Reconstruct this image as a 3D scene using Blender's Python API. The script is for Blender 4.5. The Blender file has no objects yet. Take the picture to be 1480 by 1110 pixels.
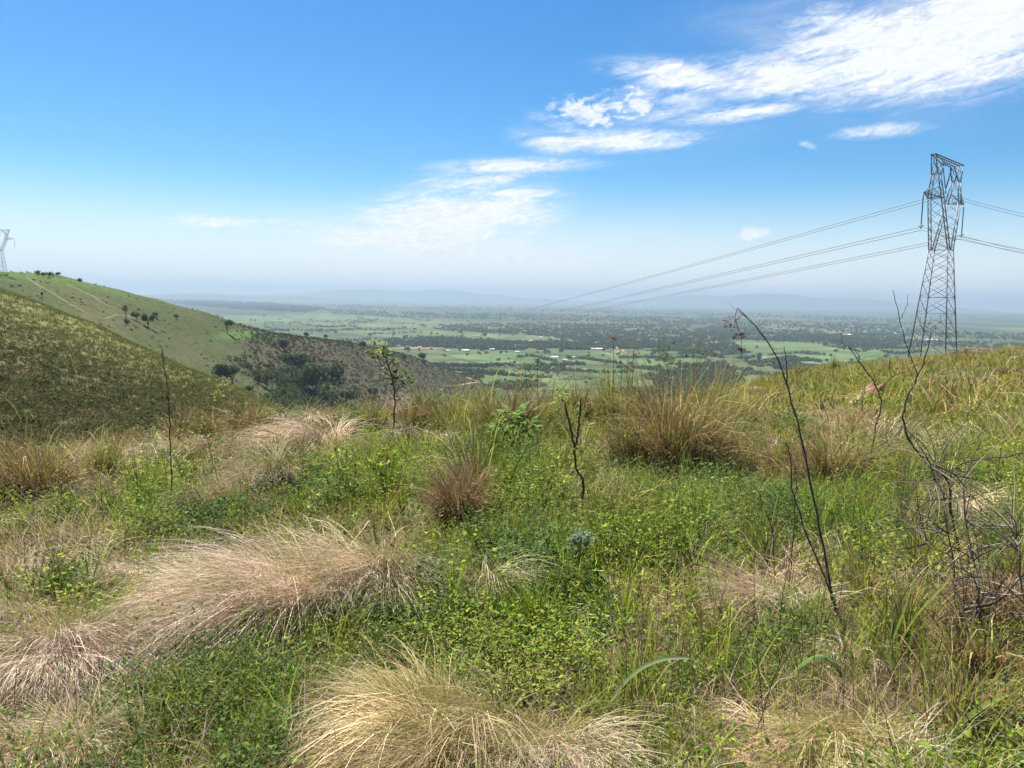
import bpy, math, random, zlib
import numpy as np
from mathutils import Matrix, Vector
random.seed(7); rng = np.random.default_rng(11)
sc = bpy.context.scene; COL = sc.collection
rad = math.radians
# ------------------------------------------------------------------ camera
EYE = np.array([0.0, 0.0, 1.6]); F = 1118.0; CX, CY = 740.0, 555.0
ROT = Matrix.Rotation(rad(90-6.28), 3, 'X') @ Matrix.Rotation(rad(1.0), 3, 'Z')
RM = np.array(ROT)
cam = bpy.data.cameras.new('camera'); camo = bpy.data.objects.new('camera', cam); COL.objects.link(camo)
cam.sensor_width = 36; cam.lens = 36*F/1480; cam.clip_start = 0.05; cam.clip_end = 120000
M4 = ROT.to_4x4(); M4.translation = Vector(EYE); camo.matrix_world = M4; sc.camera = camo

def ray(px, py):
    px = np.asarray(px, float); py = np.asarray(py, float)
    v = np.stack([(px-CX)/F, -(py-CY)/F, -np.ones_like(px+py)], -1) if px.shape == py.shape else None
    if v is None:
        px, py = np.broadcast_arrays(px, py); v = np.stack([(px-CX)/F, -(py-CY)/F, -np.ones(px.shape)], -1)
    return v @ RM.T
def at(px, py, D):
    """point seen at that pixel, D metres away over the ground"""
    d = ray(px, py); h = np.hypot(d[..., 0], d[..., 1])
    return EYE + d*(np.asarray(D)/h)[..., None]
def project(P):
    c = (P-EYE) @ RM
    z = np.minimum(c[..., 2], -1e-3)
    return CX-F*c[..., 0]/z, CY+F*c[..., 1]/z
def depth(P): return -((np.asarray(P)-EYE) @ RM)[..., 2]

# ------------------------------------------------------------------ noise
def _h(i, j, s):
    n = (i.astype(np.int64)*374761393 + j.astype(np.int64)*668265263 + s*974711) & 0xffffffff
    n = ((n ^ (n >> 13))*1274126177) & 0xffffffff
    return ((n ^ (n >> 16)) & 0xffff)/65535.0
def vnoise(x, y, s=0):
    i, j = np.floor(x), np.floor(y); u, v = x-i, y-j
    u = u*u*(3-2*u); v = v*v*(3-2*v)
    return (_h(i, j, s)*(1-u)+_h(i+1, j, s)*u)*(1-v)+(_h(i, j+1, s)*(1-u)+_h(i+1, j+1, s)*u)*v
def fbm(x, y, s=0, o=4):
    a, t, n = 0.5, 0.0, 0.0
    for k in range(o):
        t = t+a*vnoise(x*2**k+k*17.3, y*2**k-k*9.1, s+k); n += a; a *= 0.5
    return t/n

# ------------------------------------------------------------------ mesh building
class MB:
    def __init__(s): s.v, s.f, s.c, s.n = [], [], [], 0
    def add(s, V, Fq, C):
        V = np.asarray(V, float).reshape(-1, 3); C = np.asarray(C, float)
        if C.ndim == 1: C = np.tile(C, (len(V), 1))
        s.v.append(V); s.f.append(np.asarray(Fq, np.int64)+s.n); s.c.append(C.reshape(-1, 3)); s.n += len(V)
        return s
    def build(s, name, mat, parent=None, origin=None, smooth=False):
        V = np.concatenate(s.v); Q = np.concatenate(s.f); C = np.concatenate(s.c)
        if origin is not None: V = V-np.asarray(origin)
        me = bpy.data.meshes.new(name)
        me.vertices.add(len(V)); me.vertices.foreach_set('co', V.astype(np.float32).ravel())
        me.loops.add(Q.size); me.loops.foreach_set('vertex_index', Q.astype(np.int32).ravel())
        me.polygons.add(len(Q)); me.polygons.foreach_set('loop_start', np.arange(0, Q.size, 4, dtype=np.int32))
        if smooth: me.polygons.foreach_set('use_smooth', np.ones(len(Q), bool))
        a = me.color_attributes.new('Col', 'FLOAT_COLOR', 'POINT')
        a.data.foreach_set('color', np.concatenate([C, np.ones((len(C), 1))], 1).astype(np.float32).ravel())
        me.update(calc_edges=True); me.materials.append(mat)
        o = bpy.data.objects.new(name, me); COL.objects.link(o)
        if parent is not None: o.parent = parent
        elif origin is not None: o.location = origin
        return o
def tag(o, label=None, cat=None, group=None, kind=None):
    for k, v in (('label', label), ('category', cat), ('group', group), ('kind', kind)):
        if v: o[k] = v
    return o
def empty(name, loc, label, cat, group=None):
    o = bpy.data.objects.new(name, None); COL.objects.link(o); o.location = loc; o.empty_display_size = 0.1
    return tag(o, label, cat, group)

def blades(mb, P, az, L, w, t0, t1, c0, c1, S=4, wob=0.0, taper=1.6, k=1.3):
    """grass blades: each a strip of S quads bending from tilt t0 to t1 (radians from upright) towards az"""
    N = len(P); P = np.asarray(P, float)
    f = lambda a: np.broadcast_to(np.asarray(a, float), (N,))
    az, L, w, t0, t1 = f(az), f(L), f(w), f(t0), f(t1)
    c0 = np.broadcast_to(np.asarray(c0, float), (N, 3)); c1 = np.broadcast_to(np.asarray(c1, float), (N, 3))
    tw = rng.uniform(-1.2, 1.2, N); dh = np.stack([np.cos(az), np.sin(az), 0*az], -1); sd = np.stack([-np.sin(az), np.cos(az), 0*az], -1)
    pos = P.copy(); V = np.empty((N, 2*(S+1), 3)); C = np.empty((N, 2*(S+1), 3)); up = np.array([0, 0, 1.0])
    for i in range(S+1):
        t = i/S; ti = t0+(t1-t0)*t**k
        nrm = np.cos(ti)[:, None]*dh-np.sin(ti)[:, None]*up
        s = np.cos(tw)[:, None]*sd+np.sin(tw)[:, None]*nrm
        ww = (w*0.5*max(1-t**taper, 0.06))[:, None]
        V[:, 2*i] = pos-s*ww; V[:, 2*i+1] = pos+s*ww
        cc = c0+(c1-c0)*t; C[:, 2*i] = cc; C[:, 2*i+1] = cc
        if i < S:
            tm = t0+(t1-t0)*((i+0.5)/S)**k
            d = np.sin(tm)[:, None]*dh+np.cos(tm)[:, None]*up
            if wob: d = d+rng.normal(0, wob, (N, 3))
            pos = pos+d*(L/S)[:, None]
    b = np.arange(N)[:, None, None]*(2*(S+1)); i = np.arange(S)[None, :, None]*2
    Q = (b+i+np.array([0, 1, 3, 2])[None, None, :]).reshape(-1, 4)
    mb.add(V, Q, C)
    return pos
def leaves(mb, P, az, el, L, w, c, fold=0.25, roll=None):
    """pointed leaves: two quads folded along the midrib, base at P, pointing to az/el"""
    N = len(P); f = lambda a: np.broadcast_to(np.asarray(a, float), (N,))
    az, el, L, w = f(az), f(el), f(L), f(w)
    d = np.stack([np.cos(az)*np.cos(el), np.sin(az)*np.cos(el), np.sin(el)], -1)
    sd = np.stack([-np.sin(az), np.cos(az), 0*az], -1); n = np.cross(d, sd)*-1
    r = rng.uniform(-0.6, 0.6, N) if roll is None else f(roll)
    sd, n = np.cos(r)[:, None]*sd+np.sin(r)[:, None]*n, np.cos(r)[:, None]*n-np.sin(r)[:, None]*sd
    Lc, wc = L[:, None], w[:, None]
    mid = P+d*Lc*0.5-n*Lc*0.02; tip = P+d*Lc-n*Lc*0.12
    l1 = P+d*Lc*0.42+sd*wc*0.5+n*wc*fold; r1 = P+d*Lc*0.42-sd*wc*0.5+n*wc*fold
    V = np.stack([P, mid, tip, l1, r1], 1)
    Q = (np.arange(N)[:, None, None]*5+np.array([[0, 1, 2, 3], [0, 4, 2, 1]])[None]).reshape(-1, 4)
    c = np.broadcast_to(np.asarray(c, float), (N, 3)); mb.add(V, Q, np.repeat(c, 5, 0))
def tube(mb, pts, r0, r1, col, n=6, knots=0.0):
    pts = np.asarray(pts, float); K = len(pts); V = []; prev = None
    for i in range(K):
        t = pts[min(i+1, K-1)]-pts[max(i-1, 0)]; t = t/(np.linalg.norm(t)+1e-9)
        a = np.cross(t, [0.31, 0.2, 0.93] if abs(t[2]) < 0.9 else [1, 0.1, 0]); a /= np.linalg.norm(a); b = np.cross(t, a)
        r = (r0+(r1-r0)*i/(K-1))*(1+knots*random.uniform(-1, 1))
        for k in range(n):
            q = 2*math.pi*k/n; V.append(pts[i]+r*(a*math.cos(q)+b*math.sin(q)))
    Q = [[i*n+k, i*n+(k+1) % n, (i+1)*n+(k+1) % n, (i+1)*n+k] for i in range(K-1) for k in range(n)]
    e = (K-1)*n
    for k in range(1, n-1, 2): Q.append([e, e+k, e+k+1, e+min(k+2, n-1)] if k+2 < n else [e, e+k, e+k+1, e+k+1][:4])
    Q = [q for q in Q if len(set(q)) == 4]
    mb.add(V, Q, col)
def smooth_line(pts, m=5):
    """Catmull-Rom through pts"""
    pts = [np.asarray(p, float) for p in pts]; P = [2*pts[0]-pts[1]]+pts+[2*pts[-1]-pts[-2]]; out = []
    for i in range(1, len(P)-2):
        for j in range(m):
            t = j/m; a, b, c, d = P[i-1:i+3]
            out.append(0.5*(2*b+(c-a)*t+(2*a-5*b+4*c-d)*t*t+(3*b-a-3*c+d)*t**3))
    return np.array(out+[pts[-1]])
def bar(mb, p, q, th, col):
    p, q = np.asarray(p, float), np.asarray(q, float); t = q-p; t /= np.linalg.norm(t)
    a = np.cross(t, [0, 0, 1] if abs(t[2]) < 0.95 else [1, 0, 0]); a /= np.linalg.norm(a); b = np.cross(t, a); h = th/2
    V = [o+h*(x*a+y*b) for o in (p, q) for x, y in ((-1, -1), (1, -1), (1, 1), (-1, 1))]
    mb.add(V, [[0, 1, 5, 4], [1, 2, 6, 5], [2, 3, 7, 6], [3, 0, 4, 7], [3, 2, 1, 0], [4, 5, 6, 7]], col)
def mixc(a, b, t): return np.asarray(a)+(np.asarray(b)-np.asarray(a))*np.asarray(t)[..., None]
def pick(cols, probs, N, jit=0.18):
    c = np.array(cols)[rng.choice(len(cols), N, p=np.array(probs)/sum(probs))]
    return c*np.exp(rng.normal(0, jit, (N, 1)))*np.exp(rng.normal(0, 0.05, (N, 3)))

# ------------------------------------------------------------------ materials
def new_mat(name):
    m = bpy.data.materials.new(name); m.use_nodes = True; nt = m.node_tree; nt.nodes.clear()
    return m, nt, nt.nodes.new('ShaderNodeOutputMaterial')
def attr_mat(name, trans=0.35, rough=0.55, spec=0.25, scale=0.0, amount=0.0, gain=1.25):
    """colour from the blade/leaf colour attribute, with some light passing through"""
    m, nt, out = new_mat(name); N = nt.nodes; Lk = nt.links.new
    a = N.new('ShaderNodeAttribute'); a.attribute_name = 'Col'; col = a.outputs['Color']
    if amount:
        tc = N.new('ShaderNodeTexCoord'); nz = N.new('ShaderNodeTexNoise'); nz.inputs['Scale'].default_value = scale; nz.inputs['Detail'].default_value = 6
        Lk(tc.outputs['Object'], nz.inputs['Vector'])
        mr = N.new('ShaderNodeMapRange'); mr.inputs[1].default_value = 0.3; mr.inputs[2].default_value = 0.7; mr.inputs[3].default_value = 1-amount; mr.inputs[4].default_value = 1+amount
        Lk(nz.outputs['Fac'], mr.inputs[0])
        vm = N.new('ShaderNodeVectorMath'); vm.operation = 'SCALE'; Lk(col, vm.inputs[0]); Lk(mr.outputs[0], vm.inputs['Scale']); col = vm.outputs[0]
    p = N.new('ShaderNodeBsdfPrincipled'); p.inputs['Roughness'].default_value = rough; p.inputs['Specular IOR Level'].default_value = spec
    Lk(col, p.inputs['Base Color'])
    if trans:
        t = N.new('ShaderNodeBsdfTranslucent'); g = N.new('ShaderNodeVectorMath'); g.operation = 'SCALE'; g.inputs['Scale'].default_value = gain
        Lk(col, g.inputs[0]); Lk(g.outputs[0], t.inputs['Color'])
        mx = N.new('ShaderNodeMixShader'); mx.inputs[0].default_value = trans
        Lk(p.outputs[0], mx.inputs[1]); Lk(t.outputs[0], mx.inputs[2]); Lk(mx.outputs[0], out.inputs['Surface'])
    else: Lk(p.outputs[0], out.inputs['Surface'])
    return m
M_GREEN = attr_mat('living_leaf', 0.32, 0.6, 0.12)
M_STRAW = attr_mat('dry_grass_blade', 0.18, 0.7, 0.12)
M_BARK = attr_mat('bark', 0, 0.85, 0.15, 40, 0.35)
M_CROWN = attr_mat('tree_crown', 0.3, 0.9, 0.0)
M_STEEL = attr_mat('galvanised_steel', 0, 0.55, 0.4, 2.0, 0.2)
M_HILL = attr_mat('hillside_soil', 0, 0.95, 0.05, 0.35, 0.35)
M_SOIL = attr_mat('meadow_soil', 0, 0.95, 0.05, 9.0, 0.45)
M_WALL = attr_mat('painted_plaster', 0, 0.8, 0.2, 0.4, 0.15)
M_EARTH = attr_mat('bare_earth', 0, 0.95, 0.05, 1.2, 0.3)

# ------------------------------------------------------------------ world
SUN_EL, SUN_AZ = 61.0, -40.0      # azimuth from +Y towards +X
def build_world():
    w = bpy.data.worlds.new('World'); sc.world = w; w.use_nodes = True; nt = w.node_tree; nt.nodes.clear(); N = nt.nodes; Lk = nt.links.new
    out = N.new('ShaderNodeOutputWorld'); bg = N.new('ShaderNodeBackground'); bg.inputs['Strength'].default_value = SKY
    sky = N.new('ShaderNodeTexSky'); sky.sky_type = 'NISHITA'; sky.sun_disc = False
    sky.sun_elevation = rad(SUN_EL); sky.sun_rotation = rad(SUN_AZ); sky.altitude = 700; sky.air_density = 1.0; sky.dust_density = 0.7; sky.ozone_density = 3.0
    hs = N.new('ShaderNodeHueSaturation'); hs.inputs['Saturation'].default_value = SKYSAT; hs.inputs['Value'].default_value = 1.0; Lk(sky.outputs[0], hs.inputs['Color'])
    tn = N.new('ShaderNodeVectorMath'); tn.operation = 'MULTIPLY'; tn.inputs[1].default_value = SKYTINT; Lk(hs.outputs[0], tn.inputs[0])
    # clouds: soft ellipses by direction (azimuth, elevation in degrees), broken up by streaky noise
    tc = N.new('ShaderNodeTexCoord'); sx = N.new('ShaderNodeSeparateXYZ'); Lk(tc.outputs['Generated'], sx.inputs[0])
    def mth(op, a, b=None, c=None, clamp=False):
        n = N.new('ShaderNodeMath'); n.operation = op; n.use_clamp = clamp
        for k, v in enumerate((a, b, c)):
            if v is None: continue
            if isinstance(v, (int, float)): n.inputs[k].default_value = v
            else: Lk(v, n.inputs[k])
        return n.outputs[0]
    az = mth('MULTIPLY', mth('ARCTAN2', sx.outputs[0], sx.outputs[1]), 180/math.pi)
    el = mth('MULTIPLY', mth('ARCSINE', sx.outputs[2]), 180/math.pi)
    cb = N.new('ShaderNodeCombineXYZ'); Lk(az, cb.inputs[0]); Lk(el, cb.inputs[1]); AE = cb.outputs[0]
    def noise(ang, sxx, syy, scale, detail, rough, dist=0.0):
        mp = N.new('ShaderNodeMapping'); mp.inputs['Rotation'].default_value[2] = rad(-ang); mp.inputs['Scale'].default_value = (1, 1, 1)
        Lk(AE, mp.inputs['Vector']); m2 = N.new('ShaderNodeMapping'); m2.inputs['Scale'].default_value = (sxx, syy, 1); Lk(mp.outputs[0], m2.inputs['Vector'])
        nz = N.new('ShaderNodeTexNoise'); nz.inputs['Scale'].default_value = scale; nz.inputs['Detail'].default_value = detail; nz.inputs['Roughness'].default_value = rough; nz.inputs['Distortion'].default_value = dist
        Lk(m2.outputs[0], nz.inputs['Vector']); return nz.outputs['Fac']
    def pe(px, py):
        d = ray(px, py); d = d/np.linalg.norm(d); return math.degrees(math.atan2(d[0], d[1])), math.degrees(math.asin(d[2]))
    def cloudset(lst, nz, lo, hi, na, nb):
        tot = None
        for (px, py, hl, hw, ang, amp) in lst:
            a0, e0 = pe(px, py); a1, e1 = pe(px+hl*math.cos(rad(ang)), py-hl*math.sin(rad(ang))); a2, e2 = pe(px-hw*math.sin(rad(ang)), py-hw*math.cos(rad(ang)))
            mp = N.new('ShaderNodeMapping'); mp.vector_type = 'TEXTURE'; mp.inputs['Location'].default_value = (a0, e0, 0)
            mp.inputs['Rotation'].default_value[2] = math.atan2(e1-e0, a1-a0); mp.inputs['Scale'].default_value = (math.hypot(a1-a0, e1-e0), math.hypot(a2-a0, e2-e0), 1)
            Lk(AE, mp.inputs['Vector']); dp = N.new('ShaderNodeVectorMath'); dp.operation = 'DOT_PRODUCT'; Lk(mp.outputs[0], dp.inputs[0]); Lk(mp.outputs[0], dp.inputs[1])
            g = mth('MULTIPLY', mth('POWER', 0.37, dp.outputs['Value']), amp)
            tot = g if tot is None else mth('MAXIMUM', tot, g)
        v = mth('MULTIPLY_ADD', mth('MULTIPLY', mth('SUBTRACT', nz, 0.5), nb), mth('MINIMUM', mth('MULTIPLY', tot, 1.6), 1.0), mth('MULTIPLY', tot, na))
        mr = N.new('ShaderNodeMapRange'); mr.interpolation_type = 'SMOOTHSTEP'; mr.inputs[1].default_value = lo; mr.inputs[2].default_value = hi; Lk(v, mr.inputs[0])
        return mr.outputs[0]
    cirrus = [(1330, 70, 250, 70, 9, 1.25), (1440, 20, 190, 75, 10, 1.2), (1010, 113, 130, 24, -5, .95), (1150, 110, 150, 38, 0, 1.0), (1180, 40, 90, 40, 20, .55),
              (905, 204, 115, 16, 3, 1.0), (800, 205, 60, 22, -10, .6), (700, 262, 110, 26, 4, .6), (960, 150, 90, 34, 10, .55), (1060, 165, 110, 13, 8, .8), (1275, 188, 75, 11, 6, .75), (740, 240, 115, 12, 2, .9), (745, 280, 80, 8, 0, .85), (1165, 208, 16, 6, -20, .6),
              (650, 322, 140, 46, 6, 1.25), (570, 350, 130, 26, -4, .95), (730, 300, 70, 26, 6, .8), (500, 318, 70, 8, -8, .4), (310, 319, 80, 11, 0, .9), (430, 322, 90, 9, -3, .6), (480, 345, 110, 16, -6, .6), (830, 190, 70, 14, -20, .55)]
    puff = [(850, 163, 62, 24, -8, .95), (918, 148, 28, 26, 30, 1.05), (880, 155, 45, 26, 0, .8), (1092, 338, 22, 11, 0, 1.25), (1130, 409, 60, 13, 0, .9), (1000, 411, 70, 11, 0, .75), (845, 400, 20, 9, 0, .5),
            (1325, 421, 24, 9, 0, .75), (1430, 427, 60, 9, 0, .8), (1200, 403, 50, 9, 0, .6), (1462, 425, 16, 8, 0, .7), (215, 385, 18, 10, 0, .5), (925, 396, 30, 7, 0, .5)]
    n1 = noise(9, 0.2, 1.1, 1.0, 9, 0.55, 0.9); n2 = noise(4, 0.7, 1.3, 1.0, 10, 0.6, 0.5)
    n3 = noise(6, 0.8, 2.0, 1.0, 9, 0.6, 1.6); n1 = mth('ADD', mth('MULTIPLY', n1, 0.72), mth('MULTIPLY', n3, 0.28))
    c1 = cloudset(cirrus, n1, 0.08, 1.45, 1.45, 3.6); c2 = cloudset(puff, n2, 0.3, 1.0, 1.0, 3.6)
    veil = cloudset([(640, 375, 360, 65, 0, .85), (1280, 60, 380, 120, 6, .55), (1000, 180, 250, 50, 10, .3)], noise(5, .12, .5, 1.0, 8, .6, .4), 0.05, 1.3, 1.0, 1.8)
    fac = mth('MAXIMUM', mth('MULTIPLY', c1, 0.95), mth('MAXIMUM', mth('MULTIPLY', c2, 0.85), mth('MULTIPLY', veil, 0.9)))
    mx = N.new('ShaderNodeMix'); mx.data_type = 'RGBA'; Lk(fac, mx.inputs[0]); cs = N.new('ShaderNodeCombineColor'); sh = mth('MULTIPLY_ADD', n3, 0.6, 0.76); [Lk(mth('MULTIPLY', sh, CLOUD*q), cs.inputs[k]) for k, q in enumerate((.96, .985, 1.03))]; Lk(cs.outputs[0], mx.inputs[7])
    lo = N.new('ShaderNodeMapRange'); lo.interpolation_type = 'SMOOTHERSTEP'; lo.inputs[1].default_value = -1.0; lo.inputs[2].default_value = 10.0; lo.inputs[3].default_value = 0.92; lo.inputs[4].default_value = 0.0; Lk(el, lo.inputs[0])
    m2 = N.new('ShaderNodeMix'); m2.data_type = 'RGBA'; Lk(lo.outputs[0], m2.inputs[0]); Lk(tn.outputs[0], m2.inputs[6]); m2.inputs[7].default_value = (7.0, 7.3, 7.5, 1)      # dusty air far beyond the plain
    Lk(m2.outputs[2], mx.inputs[6])
    Lk(mx.outputs[2], bg.inputs['Color']); Lk(bg.outputs[0], out.inputs['Surface'])
    s = bpy.data.lights.new('sun', 'SUN'); s.energy = SUNE; s.angle = rad(0.55); s.color = (1.0, 0.95, 0.87)
    so = bpy.data.objects.new('sun', s); COL.objects.link(so)
    d = Vector((math.sin(rad(SUN_AZ))*math.cos(rad(SUN_EL)), math.cos(rad(SUN_AZ))*math.cos(rad(SUN_EL)), math.sin(rad(SUN_EL))))
    so.rotation_euler = d.to_track_quat('Z', 'Y').to_euler(); so.location = (0, 0, 60)
SKY, SKYSAT, SKYTINT, CLOUD, SUNE = 0.056, 1.38, (0.72, 0.97, 1.0), 7.0, 5.0
HAZE, HAZECOL, HAZEG = 9.0e-5, (0.37, 0.465, 0.58), 0.2
sc.view_settings.view_transform = 'Standard'; sc.view_settings.look = 'None'; sc.view_settings.exposure = 1.38; sc.view_settings.gamma = 1.0
build_world()

# ------------------------------------------------------------------ the meadow (the hilltop underfoot)
RX = [-700, -200, 0, 200, 400, 600, 740, 880, 960, 1020, 1080, 1200, 1300, 1480, 1700, 2300]
RR = [15, 14, 13, 14, 14, 14.5, 14.5, 15.5, 19, 30, 45, 60, 70, 80, 85, 60]
RA = [.10, .09, .085, .07, .056, .05, .045, .05, .058, .064, .067, .05, .039, .0225, .01, .0]
RAZ = [math.degrees(math.atan((x-740)/F)) for x in RX]
def Hm(x, y):
    x = np.asarray(x, float); y = np.asarray(y, float); r = np.hypot(x, y); az = np.degrees(np.arctan2(x, y))
    R = np.interp(az, RAZ, RR); a = np.interp(az, RAZ, RA); d = np.maximum(r-R, 0)
    z = -a*r-0.47*d*d/(d+9)
    z = z+(fbm(x*0.45, y*0.45, 3, 3)-0.5)*0.22*np.minimum(r/2, 1)+(fbm(x*0.09, y*0.09, 5, 3)-0.5)*0.9*np.clip((r-8)/30, 0, 1)
    return z
def ground(px, py):
    """where the line of sight through that pixel meets the meadow"""
    d = ray(px, py); h = math.hypot(d[0], d[1]); r = np.geomspace(1.2, 110, 900)
    P = EYE+d*(r/h)[:, None]; below = P[:, 2] < Hm(P[:, 0], P[:, 1])
    i = int(np.argmax(below)) if below.any() else len(r)-1
    p = P[i]; p[2] = float(Hm(p[0], p[1])); return p
def build_meadow():
    az = np.concatenate([np.linspace(-180, -52, 60)[:-1], np.linspace(-52, 52, 620), np.linspace(52, 180, 60)[1:]])
    r = np.concatenate([[0.02], np.geomspace(0.5, 460, 330)]); A, Rr = np.meshgrid(np.radians(az), r, indexing='ij')
    X, Y = Rr*np.sin(A), Rr*np.cos(A); Z = np.maximum(Hm(X, Y), -162)
    n = fbm(X*0.8, Y*0.8, 9); c = mixc((.055, .040, .025), (.12, .09, .05), n)
    c = mixc(c, (.085, .095, .03), np.clip((Rr-14)/8, 0, 1)*0.8*fbm(X*.25, Y*.25, 21))
    return grid_mesh('meadow', X, Y, Z, c, M_SOIL)
def grid_mesh(name, X, Y, Z, C, mat, smooth=True):
    a, b = X.shape; I = np.arange(a*b).reshape(a, b)
    Q = np.stack([I[:-1, :-1], I[:-1, 1:], I[1:, 1:], I[1:, :-1]], -1).reshape(-1, 4)
    P = np.stack([X, Y, Z], -1).reshape(-1, 3)
    return tag(MB().add(P, Q, C.reshape(-1, 3)).build(name, mat, smooth=smooth), kind='structure')
build_meadow()

# ------------------------------------------------------------------ hills, plain, mountains
class Sheet:
    """a hillside given as columns of (distance, picture height) from its foot over the crest to its back"""
    def __init__(s, keys, nx, nt, amp, freq, seed):
        xs = np.array([k[0] for k in keys], float); ctl = np.array([k[1] for k in keys], float)      # (n,K,2)
        X = np.linspace(xs[0], xs[-1], nx); K = ctl.shape[1]
        cc = np.empty((nx, K, 2))
        for k in range(K):
            for q in range(2):
                v = np.interp(X, xs, ctl[:, k, q]); w = max(3, int(nx*0.045))|1; pad = np.pad(v, w//2, mode='reflect', reflect_type='odd')
                cc[:, k, q] = np.convolve(pad, np.hanning(w+2)[1:-1]/np.hanning(w+2)[1:-1].sum(), 'valid')
        t = np.linspace(0, K-1, nt); g = np.empty((nx, nt, 2)); i = np.minimum(t.astype(int), K-2); u = (t-i)[None, :, None]
        p0, p1, p2, p3 = cc[:, np.maximum(i-1, 0)], cc[:, i], cc[:, i+1], cc[:, np.minimum(i+2, K-1)]
        g = p1+0.5*u*(p2-p0+u*(2*p0-5*p1+4*p2-p3+u*(3*(p1-p2)+p3-p0)))
        s.px = np.repeat(X[:, None], nt, 1); s.py = g[..., 1]; s.D = g[..., 0]
        s.P = at(s.px, s.py, s.D); x, y = s.P[..., 0], s.P[..., 1]
        s.P[..., 2] += (fbm(x*freq, y*freq, seed, 5)-0.5)*amp
    def sample(s, n):
        a, b = s.px.shape; u = rng.uniform(0, a-1.001, n); v = rng.uniform(0, b-1.001, n); i, j = u.astype(int), v.astype(int); fu, fv = u-i, v-j
        L = lambda A: (A[i, j].T*(1-fu)*(1-fv)+A[i+1, j].T*fu*(1-fv)+A[i, j+1].T*(1-fu)*fv+A[i+1, j+1].T*fu*fv).T
        return L(s.P), L(s.px), L(s.py), L(s.D)
    def near(s, px, py, kmax=0.86):
        n, m = s.px.shape; u = min(max((px-s.px[0, 0])/(s.px[-1, 0]-s.px[0, 0])*(n-1), 0), n-1.001); i = int(u); out = 0
        for k, w in ((i, 1-(u-i)), (i+1, u-i)):
            col = s.py[k]; b = int(np.argmin(col[:int(m*kmax)]))+1; y = np.minimum.accumulate(col[:b]); t = np.interp(-py, -y, np.arange(b))
            out = out+w*np.array([np.interp(t, np.arange(b), s.P[k, :b, q]) for q in range(3)])
        return out
NH = Sheet([(-420, [(60, 740), (95, 590), (140, 490), (205, 385), (270, 335), (310, 340), (430, 400)]),
            (0, [(55, 760), (95, 620), (130, 540), (170, 466), (215, 421), (260, 428), (400, 490)]),
            (120, [(55, 770), (95, 635), (125, 570), (155, 512), (190, 466), (230, 474), (380, 540)]),
            (240, [(55, 780), (90, 650), (115, 600), (140, 558), (165, 521), (200, 530), (330, 590)]),
            (380, [(55, 790), (85, 680), (100, 640), (118, 606), (140, 581), (170, 592), (300, 660)]),
            (520, [(55, 800), (80, 720), (95, 690), (108, 665), (125, 640), (150, 655), (260, 730)]),
            (660, [(55, 830), (80, 770), (95, 745), (108, 725), (125, 705), (150, 715), (260, 780)])], 330, 260, 1.1, 0.12, 41)
FH = Sheet([(-420, [(300, 590), (400, 515), (480, 455), (570, 410), (660, 385), (730, 390), (1000, 430)]),
            (0, [(300, 560), (400, 500), (480, 450), (560, 413), (630, 393), (700, 397), (1000, 440)]),
            (80, [(300, 570), (400, 510), (480, 460), (560, 420), (640, 397), (710, 401), (1000, 445)]),
            (180, [(300, 590), (400, 540), (480, 495), (560, 455), (650, 422), (740, 427), (1100, 470)]),
            (300, [(320, 640), (420, 580), (500, 540), (600, 500), (720, 458), (820, 463), (1150, 500)]),
            (400, [(340, 680), (440, 625), (530, 580), (650, 530), (820, 486), (900, 491), (1200, 525)]),
            (500, [(380, 690), (480, 635), (600, 590), (730, 545), (900, 499), (980, 504), (1250, 540)]),
            (600, [(450, 690), (560, 640), (700, 600), (860, 560), (1050, 519), (1120, 525), (1300, 552)]),
            (680, [(550, 690), (680, 640), (840, 605), (1020, 575), (1230, 547), (1290, 552), (1400, 570)]),
            (760, [(700, 690), (850, 650), (1000, 615), (1200, 598), (1340, 580), (1380, 584), (1450, 592)])], 420, 260, 5.0, 0.02, 57)
def shrubness(px, py):
    """how much dark shrub covers the far hill there"""
    n = (fbm(px*.02, py*.05, 77)-0.5)
    return np.clip((px-318-0.25*(py-480))/70+n*2.2, 0, 1)*np.clip((px-300)/60, 0, 1)
def hill_colours():
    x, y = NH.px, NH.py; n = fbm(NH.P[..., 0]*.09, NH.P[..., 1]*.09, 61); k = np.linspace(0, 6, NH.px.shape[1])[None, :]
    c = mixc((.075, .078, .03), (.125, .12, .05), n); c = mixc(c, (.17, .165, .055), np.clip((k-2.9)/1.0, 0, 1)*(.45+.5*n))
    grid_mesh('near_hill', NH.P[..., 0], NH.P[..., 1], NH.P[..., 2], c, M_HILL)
    x, y = FH.px, FH.py; n = fbm(FH.P[..., 0]*.03, FH.P[..., 1]*.03, 62); n2 = fbm(FH.P[..., 0]*.008, FH.P[..., 1]*.011, 63)
    c = mixc((.036, .056, .016), (.072, .074, .029), n); k = np.linspace(0, 6, FH.px.shape[1])[None, :]
    c = mixc(c, (.066, .105, .024), np.clip((k-3.2)/.6, 0, 1)*np.clip((260-x)/160, 0, 1)*.9)
    c = mixc(c, (.115, .09, .05), np.clip((n2-.45)*3, 0, 1)*np.clip((x-60)/90, 0, 1)*.75)
    s = shrubness(x, y); c = mixc(c, mixc((.042, .043, .02), (.08, .064, .037), n), s)
    c = mixc(c, (.19, .135, .085), np.clip(1-((x-590)/75)**2-((y-588)/22)**2, 0, 1)*.8)
    c = mixc(c, (.075, .13, .03), np.clip(1-((x-360)/60)**2-((y-484)/9)**2, 0, 1))
    grid_mesh('far_hill', FH.P[..., 0], FH.P[..., 1], FH.P[..., 2], c, M_HILL)
hill_colours()
ZV = -150.0
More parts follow.
